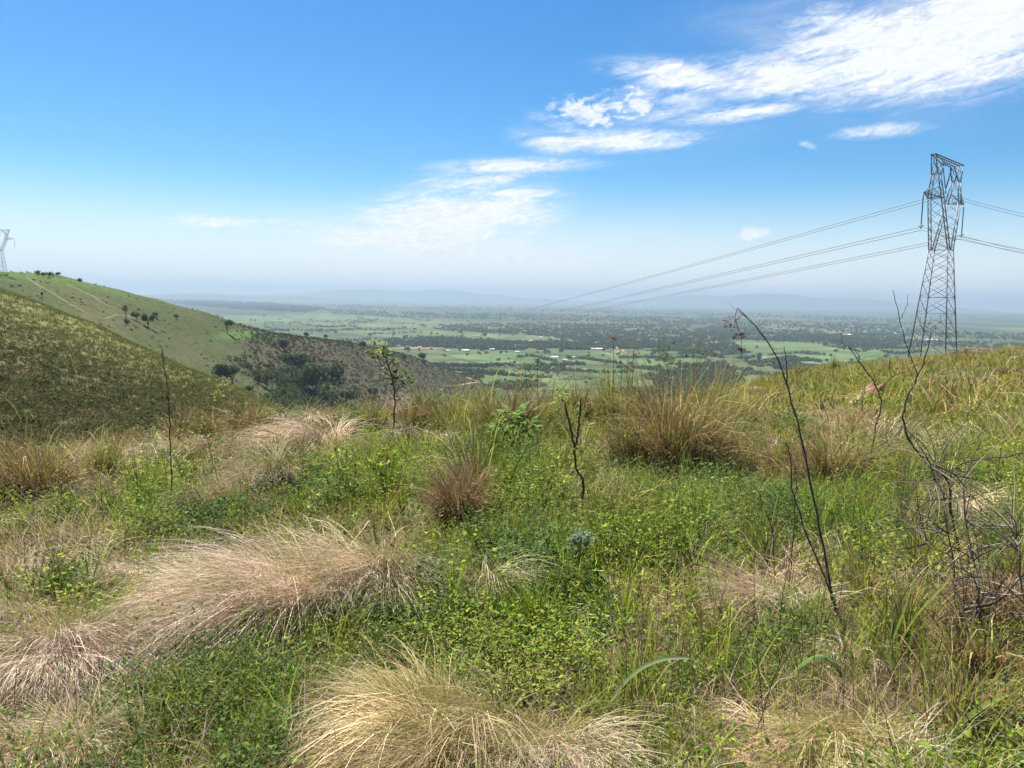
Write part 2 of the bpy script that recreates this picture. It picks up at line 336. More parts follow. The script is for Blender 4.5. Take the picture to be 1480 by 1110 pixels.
def Hv(x, y):
    r = np.hypot(x, y)
    return ZV+(fbm(x/900, y/900, 71, 4)-0.5)*16*np.clip((r-1000)/1500, 0, 1)+(fbm(x/3800+3, y/3800, 72, 3)-0.5)*70*np.clip((r-5500)/6000, 0, 1)
def plain(px, py):
    d = ray(px, py); h = math.hypot(d[0], d[1]); r = np.geomspace(900, 24000, 1500); P = EYE+d*(r/h)[:, None]
    b = P[:, 2] < Hv(P[:, 0], P[:, 1]); i = int(np.argmax(b)) if b.any() else len(r)-1
    p = P[i]; p[2] = float(Hv(p[0], p[1])); return p
def plain_many(px, py):
    d = ray(px, py); P = EYE+d*((ZV-EYE[2])/np.minimum(d[:, 2], -1e-4))[:, None]
    for _ in range(6): P = EYE+d*((Hv(P[:, 0], P[:, 1])-EYE[2])/np.minimum(d[:, 2], -1e-4))[:, None]
    return P
FIELDS = [([(250, 458), (480, 454), (640, 464), (820, 470), (800, 477), (560, 474), (300, 466)], (.125, .19, .065)),
          ([(470, 479), (640, 478), (800, 487), (860, 494), (700, 491), (560, 489)], (.13, .19, .06)),
          ([(640, 514), (760, 509), (900, 511), (1010, 517), (1000, 531), (880, 528), (700, 527)], (.10, .18, .045)),
          ([(690, 540), (800, 532), (960, 534), (1010, 545), (930, 560), (770, 566), (690, 556)], (.105, .17, .045)),
          ([(1040, 499), (1100, 492), (1210, 498), (1290, 506), (1260, 525), (1180, 531), (1090, 520)], (.12, .195, .055)),
          ([(1085, 477), (1180, 477), (1300, 487), (1360, 493), (1270, 494), (1160, 485)], (.15, .17, .075)),
          ([(880, 506), (960, 503), (1040, 507), (1000, 513), (900, 511)], (.10, .165, .05)),
          ([(640, 568), (720, 566), (800, 572), (850, 580), (790, 590), (690, 590)], (.075, .125, .035)),
          ([(830, 472), (960, 472), (1010, 476), (900, 478)], (.11, .17, .06)), ([(1000, 545), (1100, 535), (1130, 550), (1040, 560)], (.085, .15, .04))]
def build_plain():
    az = np.radians(np.concatenate([np.linspace(-179, -50, 40)[:-1], np.linspace(-50, 50, 700), np.linspace(50, 179, 40)[1:]]))
    r = np.concatenate([[20, 200, 500], np.geomspace(800, 30500, 420)])
    A, R = np.meshgrid(az, r, indexing='ij'); X, Y = R*np.sin(A), R*np.cos(A); Z = Hv(X, Y)
    n = fbm(X/260, Y/420, 81); n2 = fbm(X/1400, Y/1400, 82); n3 = fbm(X/90, Y/90, 83)
    c = mixc((.05, .069, .027), (.077, .092, .037), n3); c = mixc(c, (.16, .135, .085), np.clip((n-.55)*5, 0, 1)*.7)
    c = mixc(c, (.045, .07, .03), np.clip((n2-.40)*6, 0, 1)*np.clip(n*1.8-.2, 0, 1)*.9)
    c = mixc(c, (.036, .055, .03), np.clip((fbm(X/700, Y/2600, 85)-.35)*8, 0, 1)*np.clip((R-3600)/2000, 0, 1)*.95)
    grid_mesh('valley_floor', X, Y, Z, c, M_PLAIN)
    for k, (poly, col) in enumerate(FIELDS):
        P = [np.array(p, float) for p in poly]; cen = sum(P)/len(P); out = [cen]; ring = []
        for i in range(len(P)):
            for j in range(8): ring.append(P[i]+(P[(i+1) % len(P)]-P[i])*j/8+rng.normal(0, .35, 2)*np.array([3, .5]))
        n = len(ring); rows = 8; V = []; 
        for q in range(rows+1):
            for p in ring: V.append(cen+(p-cen)*q/rows)
        V = np.array(V); W = plain_many(V[:, 0], V[:, 1]); W[:, 2] += 1.2
        I = np.arange((rows+1)*n).reshape(rows+1, n); J = np.roll(I, -1, 1)
        Q = np.stack([I[:-1], J[:-1], J[1:], I[1:]], -1)[1:].reshape(-1, 4)
        Q = Q
        cap = [[int(I[1][a]), int(I[1][a+1]), int(I[1][a+2]), int(I[0][0])] for a in range(0, n-2, 2)]+[[int(I[1][n-2]), int(I[1][n-1]), int(I[1][0]), int(I[0][0])]]
        nn = fbm(W[:, 0]/120, W[:, 1]/120, 90+k)
        c = (np.array(col)*.38+np.array([.030, .036, .020]))*(0.7+0.6*nn)[:, None]
        tag(MB().add(W, np.concatenate([Q, cap]), c).build('field', M_PLAIN), kind='structure')
M_PLAIN = attr_mat('pasture', 0, 0.95, 0.05, 0.01, 0.45)
build_plain()
def build_mountains():
    def rng_sheet(name, D, pts, seed, amp, col):
        xs = np.linspace(-500, 2000, 700); top = np.interp(xs, [p[0] for p in pts], [p[1] for p in pts]); top = top-(fbm(xs/70., xs*0, seed, 5)-.5)*amp
        rows = np.linspace(0, 1, 26); V = []
        hz = 432+(xs-740)*math.tan(rad(1))
        for q in rows:
            prof = math.sin(min(q/0.62, 1)*math.pi/2) if q < .62 else math.cos((q-.62)/.38*math.pi/2)
            base = hz+9*22000/D; y = base+(top-base)*prof; d = D*(0.93+0.14*q); P = at(xs, y, np.full(xs.shape, d)); P[:, 2] += (fbm(P[:, 0]/900, P[:, 1]/900, seed+5)-.5)*70*prof; V.append(P)
        V = np.stack(V); c = mixc((.05, .075, .04), (.09, .10, .055), fbm(V[..., 0]/1500, V[..., 1]/1500, seed+9))
        grid_mesh(name, V[..., 0], V[..., 1], V[..., 2], c, M_PLAIN)
    rng_sheet('mountains', 27500, [(-500, 408), (0, 424), (300, 424), (420, 424), (520, 421), (620, 421), (720, 426), (850, 436), (940, 434), (1010, 428), (1080, 425), (1150, 428), (1240, 434), (1330, 441), (1400, 449), (1480, 453), (1700, 458), (2000, 460)], 101, 10, None)
    rng_sheet('low_hills', 19500, [(-500, 410), (0, 421), (300, 426), (460, 430), (600, 436), (800, 442), (1000, 446), (1200, 452), (1480, 459), (2000, 466)], 111, 6, None)
build_mountains()

# ------------------------------------------------------------------ haze
def build_haze():
    m, nt, out = new_mat('haze_air'); v = nt.nodes.new('ShaderNodeVolumePrincipled'); v.inputs['Color'].default_value = (*HAZECOL, 1); v.inputs['Density'].default_value = HAZE; v.inputs['Anisotropy'].default_value = HAZEG
    nt.links.new(v.outputs[0], out.inputs['Volume'])
    x0, x1, y0, y1, z0, z1 = -31500, 31500, -31500, 31500, -215, 345
    V = [(x, y, z) for z in (z0, z1) for x, y in ((x0, y0), (x1, y0), (x1, y1), (x0, y1))]
    o = MB().add(V, [[3, 2, 1, 0], [4, 5, 6, 7], [0, 1, 5, 4], [1, 2, 6, 5], [2, 3, 7, 6], [3, 0, 4, 7]], (1, 1, 1)).build('haze', m); tag(o, kind='stuff')
if HAZE: build_haze()

# ------------------------------------------------------------------ trees
def crown_quads(mb, cen, r, n, leaf, cols, squash=0.8, lobes=7):
    """leaf clumps spread through an uneven set of lobes"""
    cen = np.asarray(cen, float); lc = rng.normal(0, 1, (lobes, 3)); lc /= np.linalg.norm(lc, axis=1)[:, None]; lc *= rng.uniform(.2, .7, (lobes, 1))*r*np.array([1, 1, squash]); lc[0] = 0; lr = rng.uniform(.32, .58, lobes)*r
    k = rng.integers(0, lobes, n); d = rng.normal(0, 1, (n, 3)); d /= np.linalg.norm(d, axis=1)[:, None]
    P = cen+lc[k]+d*(lr[k]*rng.uniform(.65, 1.05, n))[:, None]*np.array([1, 1, .85])
    a = rng.normal(0, 1, (n, 3))+d*.0; a -= (a*d).sum(1)[:, None]*d*.6; a /= np.linalg.norm(a, axis=1)[:, None]; b = np.cross(a, d+rng.normal(0, .5, (n, 3))); b /= np.linalg.norm(b, axis=1)[:, None]
    s = (leaf*rng.uniform(.6, 1.4, n))[:, None]
    V = np.stack([P-a*s, P-b*s*.6+d*s*.2, P+a*s, P+b*s*.6+d*s*.2], 1); Q = np.arange(4*n).reshape(n, 4)
    mb.add(V, Q, np.repeat(pick(cols, [1]*len(cols), n, .22)*(.75+.5*rng.random(lobes)[k])[:, None], 4, 0))
DKG = [(.030, .050, .018), (.040, .062, .022), (.055, .078, .028)]
OLV = [(.06, .075, .028), (.075, .09, .032), (.05, .066, .028)]
BRG = [(.085, .15, .03), (.07, .12, .03), (.11, .16, .04)]
def hill_tree(p, h, w, label, n=700, cols=DKG, trunk=0.3, leaf=None, sub=3, group=None, name='tree'):
    e = empty(name, p, label, 'tree' if name == 'tree' else 'shrub', group); t = MB(); base = np.zeros(3)-[0, 0, .3*h*.1]
    tube(t, smooth_line([base, (w*.03, 0, h*trunk*.6), (-w*.02, w*.02, h*.62)]), h*.035, h*.012, (.09, .07, .05), 6)
    for k in range(4):
        a = random.uniform(0, 6.3); tube(t, smooth_line([(0, 0, h*trunk*.9), (math.cos(a)*w*.18, math.sin(a)*w*.18, h*.55), (math.cos(a)*w*.33, math.sin(a)*w*.33, h*.75)], 3), h*.016, h*.005, (.09, .07, .05), 5)
    t.build('trunk', M_BARK, e)
    c = MB(); hh = h*(1-trunk)/2
    for k in range(sub):
        off = np.array([random.uniform(-.28, .28)*w, random.uniform(-.28, .28)*w, 0]) if sub > 1 else np.zeros(3)
        crown_quads(c, np.array([0, 0, h*trunk+hh])+off, max(w*.5*(.62 if sub > 1 else 1), .1), n//sub, leaf or w*.045, cols, squash=min(1.6, hh*2/w), lobes=8)
    c.build('crown', M_CROWN, e); return e
def stems_bush(mb, P, r, h, per, cols, leaf):
    """low shrubs as clumps of leaf quads: many in one go"""
    n = len(P); k = np.repeat(np.arange(n), per); N = len(k); d = rng.normal(0, 1, (N, 3)); d[:, 2] = np.abs(d[:, 2]); d /= np.linalg.norm(d, axis=1)[:, None]
    Q0 = P[k]+d*np.stack([r[k], r[k], h[k]], -1)*rng.uniform(.55, 1.05, N)[:, None]
    a = rng.normal(0, 1, (N, 3)); a /= np.linalg.norm(a, axis=1)[:, None]; b = np.cross(a, d); b /= np.linalg.norm(b, axis=1)[:, None]+1e-6
    s = (leaf[k]*rng.uniform(.6, 1.4, N))[:, None]
    V = np.stack([Q0-a*s, Q0-b*s*.7, Q0+a*s, Q0+b*s*.7], 1)
    mb.add(V, np.arange(4*N).reshape(N, 4), np.repeat(cols[k]*np.exp(rng.normal(0, .2, (N, 1))), 4, 0))

exec_order = []
# near hill: a rough skin of tufts and low shrubs
def near_scrub():
    P, px, py, D = NH.sample(90000); k = (D < 275) & (px > -330) & (px < 560); P, px, py, D = P[k], px[k], py[k], D[k]
    n = fbm(P[:, 0]*.06, P[:, 1]*.06, 131); u = rng.random(len(P)); big = u < .36
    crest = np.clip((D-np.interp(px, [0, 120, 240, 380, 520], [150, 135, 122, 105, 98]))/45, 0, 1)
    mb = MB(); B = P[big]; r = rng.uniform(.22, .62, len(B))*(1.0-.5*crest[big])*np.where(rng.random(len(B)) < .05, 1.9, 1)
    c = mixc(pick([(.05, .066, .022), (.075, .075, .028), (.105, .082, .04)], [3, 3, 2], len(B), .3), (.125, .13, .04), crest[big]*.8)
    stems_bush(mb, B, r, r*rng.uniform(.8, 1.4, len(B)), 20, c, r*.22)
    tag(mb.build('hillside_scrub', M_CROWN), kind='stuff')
    G = P[~big]; G = np.repeat(G, 6, 0)+rng.normal(0, .22, (6*len(G), 3))*[1, 1, 0]; cr = np.repeat(crest[~big], 6); N = len(G)
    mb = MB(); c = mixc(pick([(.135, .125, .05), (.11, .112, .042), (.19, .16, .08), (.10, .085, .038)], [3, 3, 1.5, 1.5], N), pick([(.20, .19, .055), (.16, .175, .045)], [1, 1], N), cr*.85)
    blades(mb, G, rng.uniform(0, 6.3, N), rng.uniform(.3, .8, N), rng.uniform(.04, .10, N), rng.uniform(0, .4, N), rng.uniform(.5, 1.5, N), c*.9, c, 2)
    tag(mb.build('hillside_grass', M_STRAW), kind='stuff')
near_scrub()
def far_scrub():
    P, px, py, D = FH.sample(42000); s = shrubness(px, py); k = (rng.random(len(P)) < s*.96+.035) & (px > -200); P, px, py, D, s = P[k], px[k], py[k], D[k], s[k]
    low = np.clip((py-np.interp(px, [300, 400, 500, 600, 700], [500, 520, 530, 550, 560]))/30, 0, 1)*np.clip((500-px)/60, 0, 1)
    r = rng.uniform(.7, 2.3, len(P))*(1+1.5*low*rng.random(len(P))**1.5)*(.6+.4*s); c = mixc(pick([(.05, .052, .024), (.035, .048, .018), (.08, .068, .038)], [3, 3, 2], len(P), .3), (.038, .062, .022), np.clip(low+.25, 0, 1)[:]*rng.uniform(.5, 1, len(P)))
    tan = np.clip(1-((px-590)/75)**2-((py-588)/22)**2, 0, 1); c = mixc(c, (.17, .12, .075), tan*.7)
    mb = MB(); stems_bush(mb, P, r, r*rng.uniform(.7, 1.3, len(P)), 18, c, r*.32); tag(mb.build('shrub_thicket', M_CROWN), kind='stuff')
far_scrub()
# single trees on the far hill
for (x, y, w, h, cols, lab, tr, sub) in [
    (182, 463, 9, 20, DKG, 'tall slim dark tree at the head of the hillside clump', .45, 1), (197, 465, 13, 14, DKG, 'round dark tree in the middle of the hillside clump', .15, 2),
    (214, 474, 17, 20, DKG, 'broadest dark tree at the lower end of the hillside clump', .12, 3), (184, 469, 8, 7, DKG, 'small dark bush just below the slim hillside tree', .05, 1),
    (226, 462, 10, 9, OLV, 'faded olive bush just behind the broadest hillside tree', .1, 2), (328, 481, 14, 24, DKG, 'lone tall twin-topped tree on the grassy shoulder of the far hill', .18, 2),
    (254, 464, 8, 10, OLV, 'thin brownish tree standing alone between the clump and the twin-topped tree', .3, 1), (335, 556, 34, 34, DKG, 'dense blackish tree in the gully where the near hill ends', .05, 3),
    (455, 566, 62, 46, DKG, 'largest broad dark tree on the shrubby slope', .04, 4), (430, 528, 48, 14, OLV, 'flat olive green tree top just above the largest dark tree', .1, 3),
    (61, 431, 3, 10, DKG, 'thin dark snag standing alone on the far hill', .4, 1), (55, 398, 9, 6, DKG, 'first small dark tree on the hill crest, nearest the far pylon', .1, 1), (63, 399, 7, 5, DKG, 'low dark bush between two small trees on the hill crest', .1, 1),
    (72, 400, 9, 7, DKG, 'second small dark tree on the hill crest, rounder than the first', .1, 1), (84, 400, 6, 6, DKG, 'last small dark tree of the crest row, farthest from the far pylon', .2, 1), (116, 408, 9, 4, DKG, 'low dark hedge-like bush on the slope under the crest row', .05, 1),
    (445, 490, 11, 11, DKG, 'round dark tree on the skyline of the shrubby hill', .1, 2), (470, 491, 7, 11, DKG, 'narrow pointed tree on the skyline of the shrubby hill', .1, 1), (525, 507, 14, 13, DKG, 'dark tree on the hill skyline behind the young sapling', .1, 2),
    (410, 508, 22, 18, DKG, 'dark leafy tree on the upper edge of the shrubby slope', .1, 2), (611, 523, 17, 16, DKG, 'round dark tree at the end of the shrubby hill skyline', .08, 2), (558, 519, 20, 14, DKG, 'dark tree hidden partly behind the yellow sapling tip', .1, 2),
    (505, 500, 8, 8, OLV, 'small olive tree on the hill skyline before the saddle', .1, 1), (583, 521, 12, 10, OLV, 'grey olive tree low on the hill skyline', .1, 1), (385, 560, 26, 24, DKG, 'dark tree in the gully thicket between the two biggest', .1, 2),
    (415, 578, 22, 20, OLV, 'greyish tree at the bottom of the gully thicket', .15, 2), (360, 574, 18, 20, OLV, 'olive tree at the edge of the near hill end', .15, 2), (500, 582, 26, 20, DKG, 'dark tree at the foot of the slope under the largest tree', .1, 2),
    (418, 589, 12, 24, BRG, 'yellow green banana-like tree in the gully thicket', .2, 1), (475, 583, 24, 22, BRG, 'bright green leafy tree at the foot of the thicket', .1, 2), (535, 575, 20, 14, DKG, 'low dark tree below the tan clearing edge', .1, 2)]:
    p = FH.near(x, y); m = float(depth(p))/F; k = 1.12 if y > 478 else 1.15; hill_tree(p, h*m*k, w*m*k*1.15, lab, n=300*sub+160, cols=cols, trunk=tr, sub=sub, leaf=max(w*m*.055, .25))
def strip(name, pts, width, surf, mat, col, lift=.25, kind='structure', hill=False):
    L = smooth_line([surf(*p) for p in pts], 8); mb = MB(); n = len(L); t = np.gradient(L, axis=0); s = np.stack([-t[:, 1], t[:, 0], 0*t[:, 0]], -1); s /= np.linalg.norm(s, axis=1)[:, None]
    w = width*rng.uniform(.75, 1.25, n)[:, None]/2; V = np.stack([L-s*w, L, L+s*w], 1).reshape(-1, 3)
    if hill:
        x, y = project(V); V = np.array([surf(a, b) for a, b in zip(x, y)])
    V[:, 2] += lift; Q = [[3*i+k, 3*i+k+1, 3*i+4+k, 3*i+3+k] for i in range(n-1) for k in (0, 1)]; return tag(mb.add(V, Q, np.array(col)*rng.uniform(.85, 1.15, (3*n, 1))).build(name, mat), kind=kind)
strip('dirt_track', [(38, 402), (70, 420), (105, 440), (130, 452)], 1.6, FH.near, M_EARTH, (.13, .12, .06), .12, hill=True)
strip('dirt_track', [(95, 409), (125, 425), (150, 440), (176, 452)], 1.7, FH.near, M_EARTH, (.13, .12, .06), .12, hill=True)
strip('dirt_track', [(120, 459), (150, 459), (176, 458), (195, 462)], 2.6, FH.near, M_EARTH, (.15, .16, .06), .12, hill=True)
strip('dirt_track', [(640, 556), (668, 556), (688, 551), (695, 546), (688, 542), (676, 540)], 8, FH.near, M_EARTH, (.40, .30, .17), .4, hill=True)
# ------------------------------------------------------------------ the valley: woods, trees, houses
def tree_mesh(name, n, cols, squash=.9):
    mb = MB(); crown_quads(mb, (0, 0, .46), .5, n, .13, cols, squash, 9); 
    o = mb.build(name, M_CROWN); return o
def inpoly(x, y, poly):
    r = np.zeros(len(x), bool); n = len(poly)
    for i in range(n):
        (x0, y0), (x1, y1) = poly[i], poly[(i+1) % n]
        c = ((y0 > y) != (y1 > y)) & (x < (x1-x0)*(y-y0)/((y1-y0) or 1e-9)+x0); r ^= c
    return r
WOODS = [([(900, 462), (1100, 468), (1700, 492), (1700, 500), (1300, 486), (1080, 478), (900, 470)], 900, 11), ([(1140, 484), (1300, 491), (1700, 506), (1700, 515), (1330, 500), (1200, 493)], 700, 11), ([(1200, 474), (1700, 492), (1700, 500), (1210, 481)], 300, 10), ([(170, 424), (260, 430), (400, 440), (470, 447), (440, 452), (330, 446), (200, 436)], 1700, 17), ([(470, 447), (620, 452), (640, 461), (560, 458), (480, 454)], 260, 9),
         ([(550, 491), (640, 488), (720, 494), (860, 498), (880, 506), (700, 506), (560, 499)], 620, 12), ([(700, 468), (900, 468), (1100, 474), (1310, 486), (1300, 498), (1080, 491), (960, 500), (860, 497), (780, 486), (640, 478), (600, 470)], 2600, 10),
         ([(930, 545), (1000, 530), (1080, 540), (1060, 560), (960, 566)], 160, 9), ([(855, 494), (1060, 496), (1080, 510), (1040, 514), (960, 507), (880, 504)], 420, 11), ([(770, 576), (860, 580), (930, 586), (900, 596), (760, 592)], 140, 8),
         ([(700, 556), (760, 552), (790, 560), (740, 566)], 60, 9), ([(1190, 500), (1260, 497), (1290, 504), (1240, 510)], 130, 9), ([(600, 452), (900, 456), (1300, 470), (1300, 478), (900, 466), (640, 460)], 1300, 10), ([(1050, 512), (1150, 522), (1180, 532), (1090, 530)], 120, 9),
         ([(620, 540), (700, 545), (690, 555), (640, 560)], 60, 8), ([(880, 566), (990, 562), (1040, 570), (930, 580)], 130, 8), ([(480, 440), (900, 447), (1300, 460), (1300, 466), (900, 453), (480, 446)], 900, 11), ([(1000, 478), (1100, 484), (1300, 498), (1290, 502), (1060, 490)], 500, 11)]
def belts():
    """hedgerow-like tree belts between the fields"""
    out = []
    for k in range(105):
        y = random.uniform(452, 548); x = random.uniform(250, 1320); n = int(random.uniform(30, 110)*(y-436)/60)+16; t = rng.uniform(0, 1, n); L = random.uniform(25, 150); sl = random.uniform(-.04, .09)
        out.append(np.stack([x+L*t, y+L*t*sl+3*np.sin(t*5+k)*random.random()+rng.normal(0, .5, n)], -1))
    return np.concatenate(out)
def valley_woods():
    mb = MB()
    for poly, n, h in WOODS:
        xs = [p[0] for p in poly]; ys = [p[1] for p in poly]; m = int(n*4.4); x = rng.uniform(min(xs), max(xs), m); y = rng.uniform(min(ys), max(ys), m)
        k = inpoly(x, y, poly) & (fbm(x*.035, y*.22, 141) > .33); P = plain_many(x[k], y[k]); N = len(P); r = h*.5*rng.uniform(.55, 1.25, N)*(1+np.clip((np.hypot(P[:, 0], P[:, 1])-4000)/6000, 0, 1.2))
        stems_bush(mb, P, r*1.15, r*1.7, 22, pick(DKG+[(.05, .055, .03)], [2, 2, 1, 1], N), r*.45)
    B = belts(); P = plain_many(B[:, 0], B[:, 1]); N = len(P); r = rng.uniform(2.2, 5.5, N); stems_bush(mb, P, r*1.2, r*1.7, 22, pick(DKG+[(.05, .055, .03)], [2, 2, 1, 1], N), r*.45)
    tag(mb.build('woodland', M_CROWN), kind='stuff')
valley_woods()
ZONES = [((255, 700, 452, 482), 80, 'small dark tree dotting the pale pastures beyond the hills', 'trees on the pale far pastures', 9),
         ((640, 1010, 508, 566), 75, 'round tree standing in the bright green fields of the valley', 'trees in the bright green valley fields', 8),
         ((930, 1080, 500, 568), 45, 'scattered bushy tree on the valley floor below the right-hand slope', 'trees below the slope', 8),
         ((1040, 1300, 480, 534), 30, 'small tree along the edge of the big light green field', 'trees round the big light field', 9),
         ((480, 760, 478, 512), 60, 'small dark tree in the mid-valley pastures behind the shrubby hill', 'trees in the mid-valley pastures', 9)]
protos = []
def valley_trees():
    for (x0, x1, y0, y1), n, lab, grp, h in ZONES:
        c = 0
        while c < n:
            x, y = random.uniform(x0, x1), random.uniform(y0, y1)
            if fbm(np.array([x*.04]), np.array([y*.2]), 151)[0] < .42: continue
            if y > np.interp(x, [400, 500, 600, 680, 740], [483, 496, 514, 542, 575]) and x < 740: continue
            p = plain(x, y)
            if len(protos) < 6:
                o = tree_mesh('tree', 130, [DKG, OLV, DKG][len(protos) % 3], random.uniform(.7, 1.2)); protos.append(o)
            else: o = random.choice(protos).copy(); COL.objects.link(o)
            s = h*random.uniform(.6, 1.5)*(1 if random.random() < .85 else 1.5); o.location = p; o.scale = (s*random.uniform(.9, 1.6), s*random.uniform(.9, 1.6), s); o.rotation_euler = (0, 0, random.uniform(0, 6.3))
            tag(o, lab, 'tree', grp); c += 1
valley_trees()
for (x, y, w, h, lab) in [(812, 540, 15, 20, 'tall tree of the pair in the bright valley field'), (806, 545, 13, 14, 'lower tree of the pair in the bright valley field'), (851, 542, 9, 11, 'single round tree between the pair and the earth works'), (777, 536, 13, 26, 'feathery tall tree rising over the valley field'), (698, 541, 14, 20, 'dark tree beside the bend of the dirt track'), (670, 570, 12, 22, 'dark pointed tree at the foot of the shrubby hill')]:
    p = plain(x, y); m = float(depth(p))/F; hill_tree(p, h*m, w*m, lab, n=420, trunk=.15, sub=2, leaf=w*m*.06)
def house(x, y, wpx, hpx, wall, roof, lab, cat='house', ang=0., group=None):
    p = plain(x, y); m = float(depth(p))/F; L = wpx*m*.8; W = min(L*.6, 9+L*.06); H = max(2.4, hpx*m*.5); e = empty('house' if cat == 'house' else 'shed', p, lab, cat, group); e.rotation_euler = (0, 0, ang)
    b = MB(); V = [(sx*L/2, sy*W/2, z) for z in (-3, H) for sx, sy in ((-1, -1), (1, -1), (1, 1), (-1, 1))]+[(-L/2, 0, H+W*.24), (L/2, 0, H+W*.24)]
    b.add(V, [[0, 1, 5, 4], [1, 2, 6, 5], [2, 3, 7, 6], [3, 0, 4, 7], [4, 5, 9, 8], [6, 7, 8, 9]], wall); b.build('wall', M_WALL, e)
    r = MB(); o = .6; z = H-.2; rz = H+W*.24+.15
    for s in (-1, 1):
        A = [(-L/2-o, s*(W/2+o), z), (L/2+o, s*(W/2+o), z), (L/2+o, 0, rz), (-L/2-o, 0, rz)]; B = [(a, b_, c+.25) for a, b_, c in A]
        r.add(A+B, [[0, 1, 2, 3], [7, 6, 5, 4], [0, 1, 5, 4], [1, 2, 6, 5], [2, 3, 7, 6], [3, 0, 4, 7]], roof)
    r.build('roof', M_WALL, e)
    d = MB()
    for s in (-1, 1):
        for k in range(3):
            xx = L*(-.3+.3*k); d.add([(xx-L*.05, s*(W/2+.06), .9), (xx+L*.05, s*(W/2+.06), .9), (xx+L*.05, s*(W/2+.06), H*.75), (xx-L*.05, s*(W/2+.06), H*.75), (xx-L*.05, s*(W/2-.1), .9), (xx+L*.05, s*(W/2-.1), .9), (xx+L*.05, s*(W/2-.1), H*.75), (xx-L*.05, s*(W/2-.1), H*.75)], [[0, 1, 2, 3], [0, 1, 5, 4], [1, 2, 6, 5], [2, 3, 7, 6], [3, 0, 4, 7]], (.03, .035, .04))
    d.build('window', M_WALL, e); return e
WH, TC, GY = (.42, .41, .39), (.20, .11, .075), (.30, .30, .29)
for (x, y, w, h, wall, roof, lab, cat, a) in [
    (862, 506, 21, 4, WH, (.58, .58, .57), 'longest white-roofed shed at the edge of the green valley fields', 'shed', .1), (711, 507, 9, 5, WH, WH, 'white house at the dark woodland edge above the green field', 'house', .2), (673, 508, 13, 4, WH, (.6, .6, .6), 'low pale shed behind the end of the shrubby hill', 'shed', -.1),
    (747, 511, 8, 5, WH, WH, 'square white house standing alone in the middle field', 'house', .1), (801, 518, 12, 4, WH, (.62, .62, .6), 'pale grey shed, first of the row in the green field', 'shed', .1), (816, 521, 9, 3, WH, WH, 'small white shed in the middle of the row in the green field', 'shed', 0.),
    (831, 518, 13, 4, (.6, .5, .4), (.5, .44, .38), 'tan roofed shed in the row in the green field', 'shed', .15), (850, 519, 10, 4, (.6, .4, .3), TC, 'terracotta roofed house ending the row in the green field', 'house', .1), (815, 526, 9, 3, WH, (.65, .63, .6), 'low white shed below the row in the green field', 'shed', .2),
    (919, 511, 14, 3, (.5, .3, .22), TC, 'long terracotta roofed house right of the longest white shed', 'house', .1), (878, 508, 8, 3, (.5, .3, .2), TC, 'small terracotta house touching the longest white shed', 'house', 0.), (863, 497, 7, 4, WH, WH, 'bright white house inside the woods above the longest shed', 'house', .3), (781, 489, 8, 3, WH, WH, 'first white house of the village in the dark woods', 'house', .1),
    (797, 489, 7, 3, WH, GY, 'grey roofed white house of the village in the dark woods', 'house', .2), (908, 497, 9, 3, WH, GY, 'grey roofed long house among the woods', 'house', .1), (835, 496, 6, 3, WH, TC, 'tiled white house near the bright white one in the woods', 'house', .1), (767, 494, 7, 3, WH, (.6, .58, .5), 'cream house low in the woods village', 'house', .4),
    (646, 508, 9, 3, WH, WH, 'white house beside the terracotta settlement', 'house', .1), (575, 501, 9, 3, (.55, .35, .25), TC, 'first terracotta house of the settlement behind the shrubby hill', 'house', .1), (590, 503, 10, 3, (.6, .4, .3), TC, 'second terracotta house of the settlement, beside the orange earth', 'house', -.1), (607, 503, 9, 3, (.55, .35, .2), (.42, .2, .1), 'orange terracotta house in the middle of the settlement', 'house', .1), (622, 504, 10, 3, (.6, .42, .3), TC, 'terracotta house near the pale shed end of the settlement', 'house', .3), (636, 506, 8, 3, WH, TC, 'white walled terracotta house ending the settlement', 'house', 0.),
    (304, 456, 11, 4, WH, (.7, .7, .7), 'white farm shed above the grassy hill shoulder', 'shed', .1), (1104, 519, 8, 3, WH, WH, 'small white house under the woods beside the big light field', 'house', .1), (965, 494, 8, 3, WH, GY, 'pale house in the woods left of the drooping stem', 'house', .2), (1003, 492, 7, 3, WH, WH, 'white house in the woods behind the drooping stem', 'house', .2), (940, 486, 9, 3, WH, WH, 'distant white house above the woods band', 'house', .1), (985, 481, 6, 2, WH, WH, 'tiny distant white house high in the woods', 'house', .1),
    (1225, 485, 16, 3, WH, (.75, .75, .72), 'long pale warehouse on the far light strip', 'warehouse', .05), (1345, 493, 22, 4, WH, (.7, .72, .75), 'pale warehouse showing between the pylon legs and the crest', 'warehouse', .05)]:
    house(x, y, w, h, wall, roof, lab, cat, a+random.uniform(-.15, .15))
def far_town():
    for i in range(46):
        x = random.uniform(1080, 1330); y = random.uniform(466, 480)+(x-1080)*.017
        house(x, y, random.uniform(2.5, 5), random.uniform(2, 3), WH, random.choice([WH, GY, TC, (.6, .58, .55)]), 'tiny pale building of the hazy town on the far plain', 'building', random.uniform(-.5, .5), 'buildings of the hazy far town')
    for i in range(16):
        x = random.uniform(690, 960); y = random.uniform(478, 494)
        house(x, y, random.uniform(3, 6), random.uniform(2, 3), WH, random.choice([WH, GY, TC]), 'tiny pale house half hidden in the dark valley woods', 'house', random.uniform(-.5, .5), 'houses half hidden in the valley woods')
far_town()
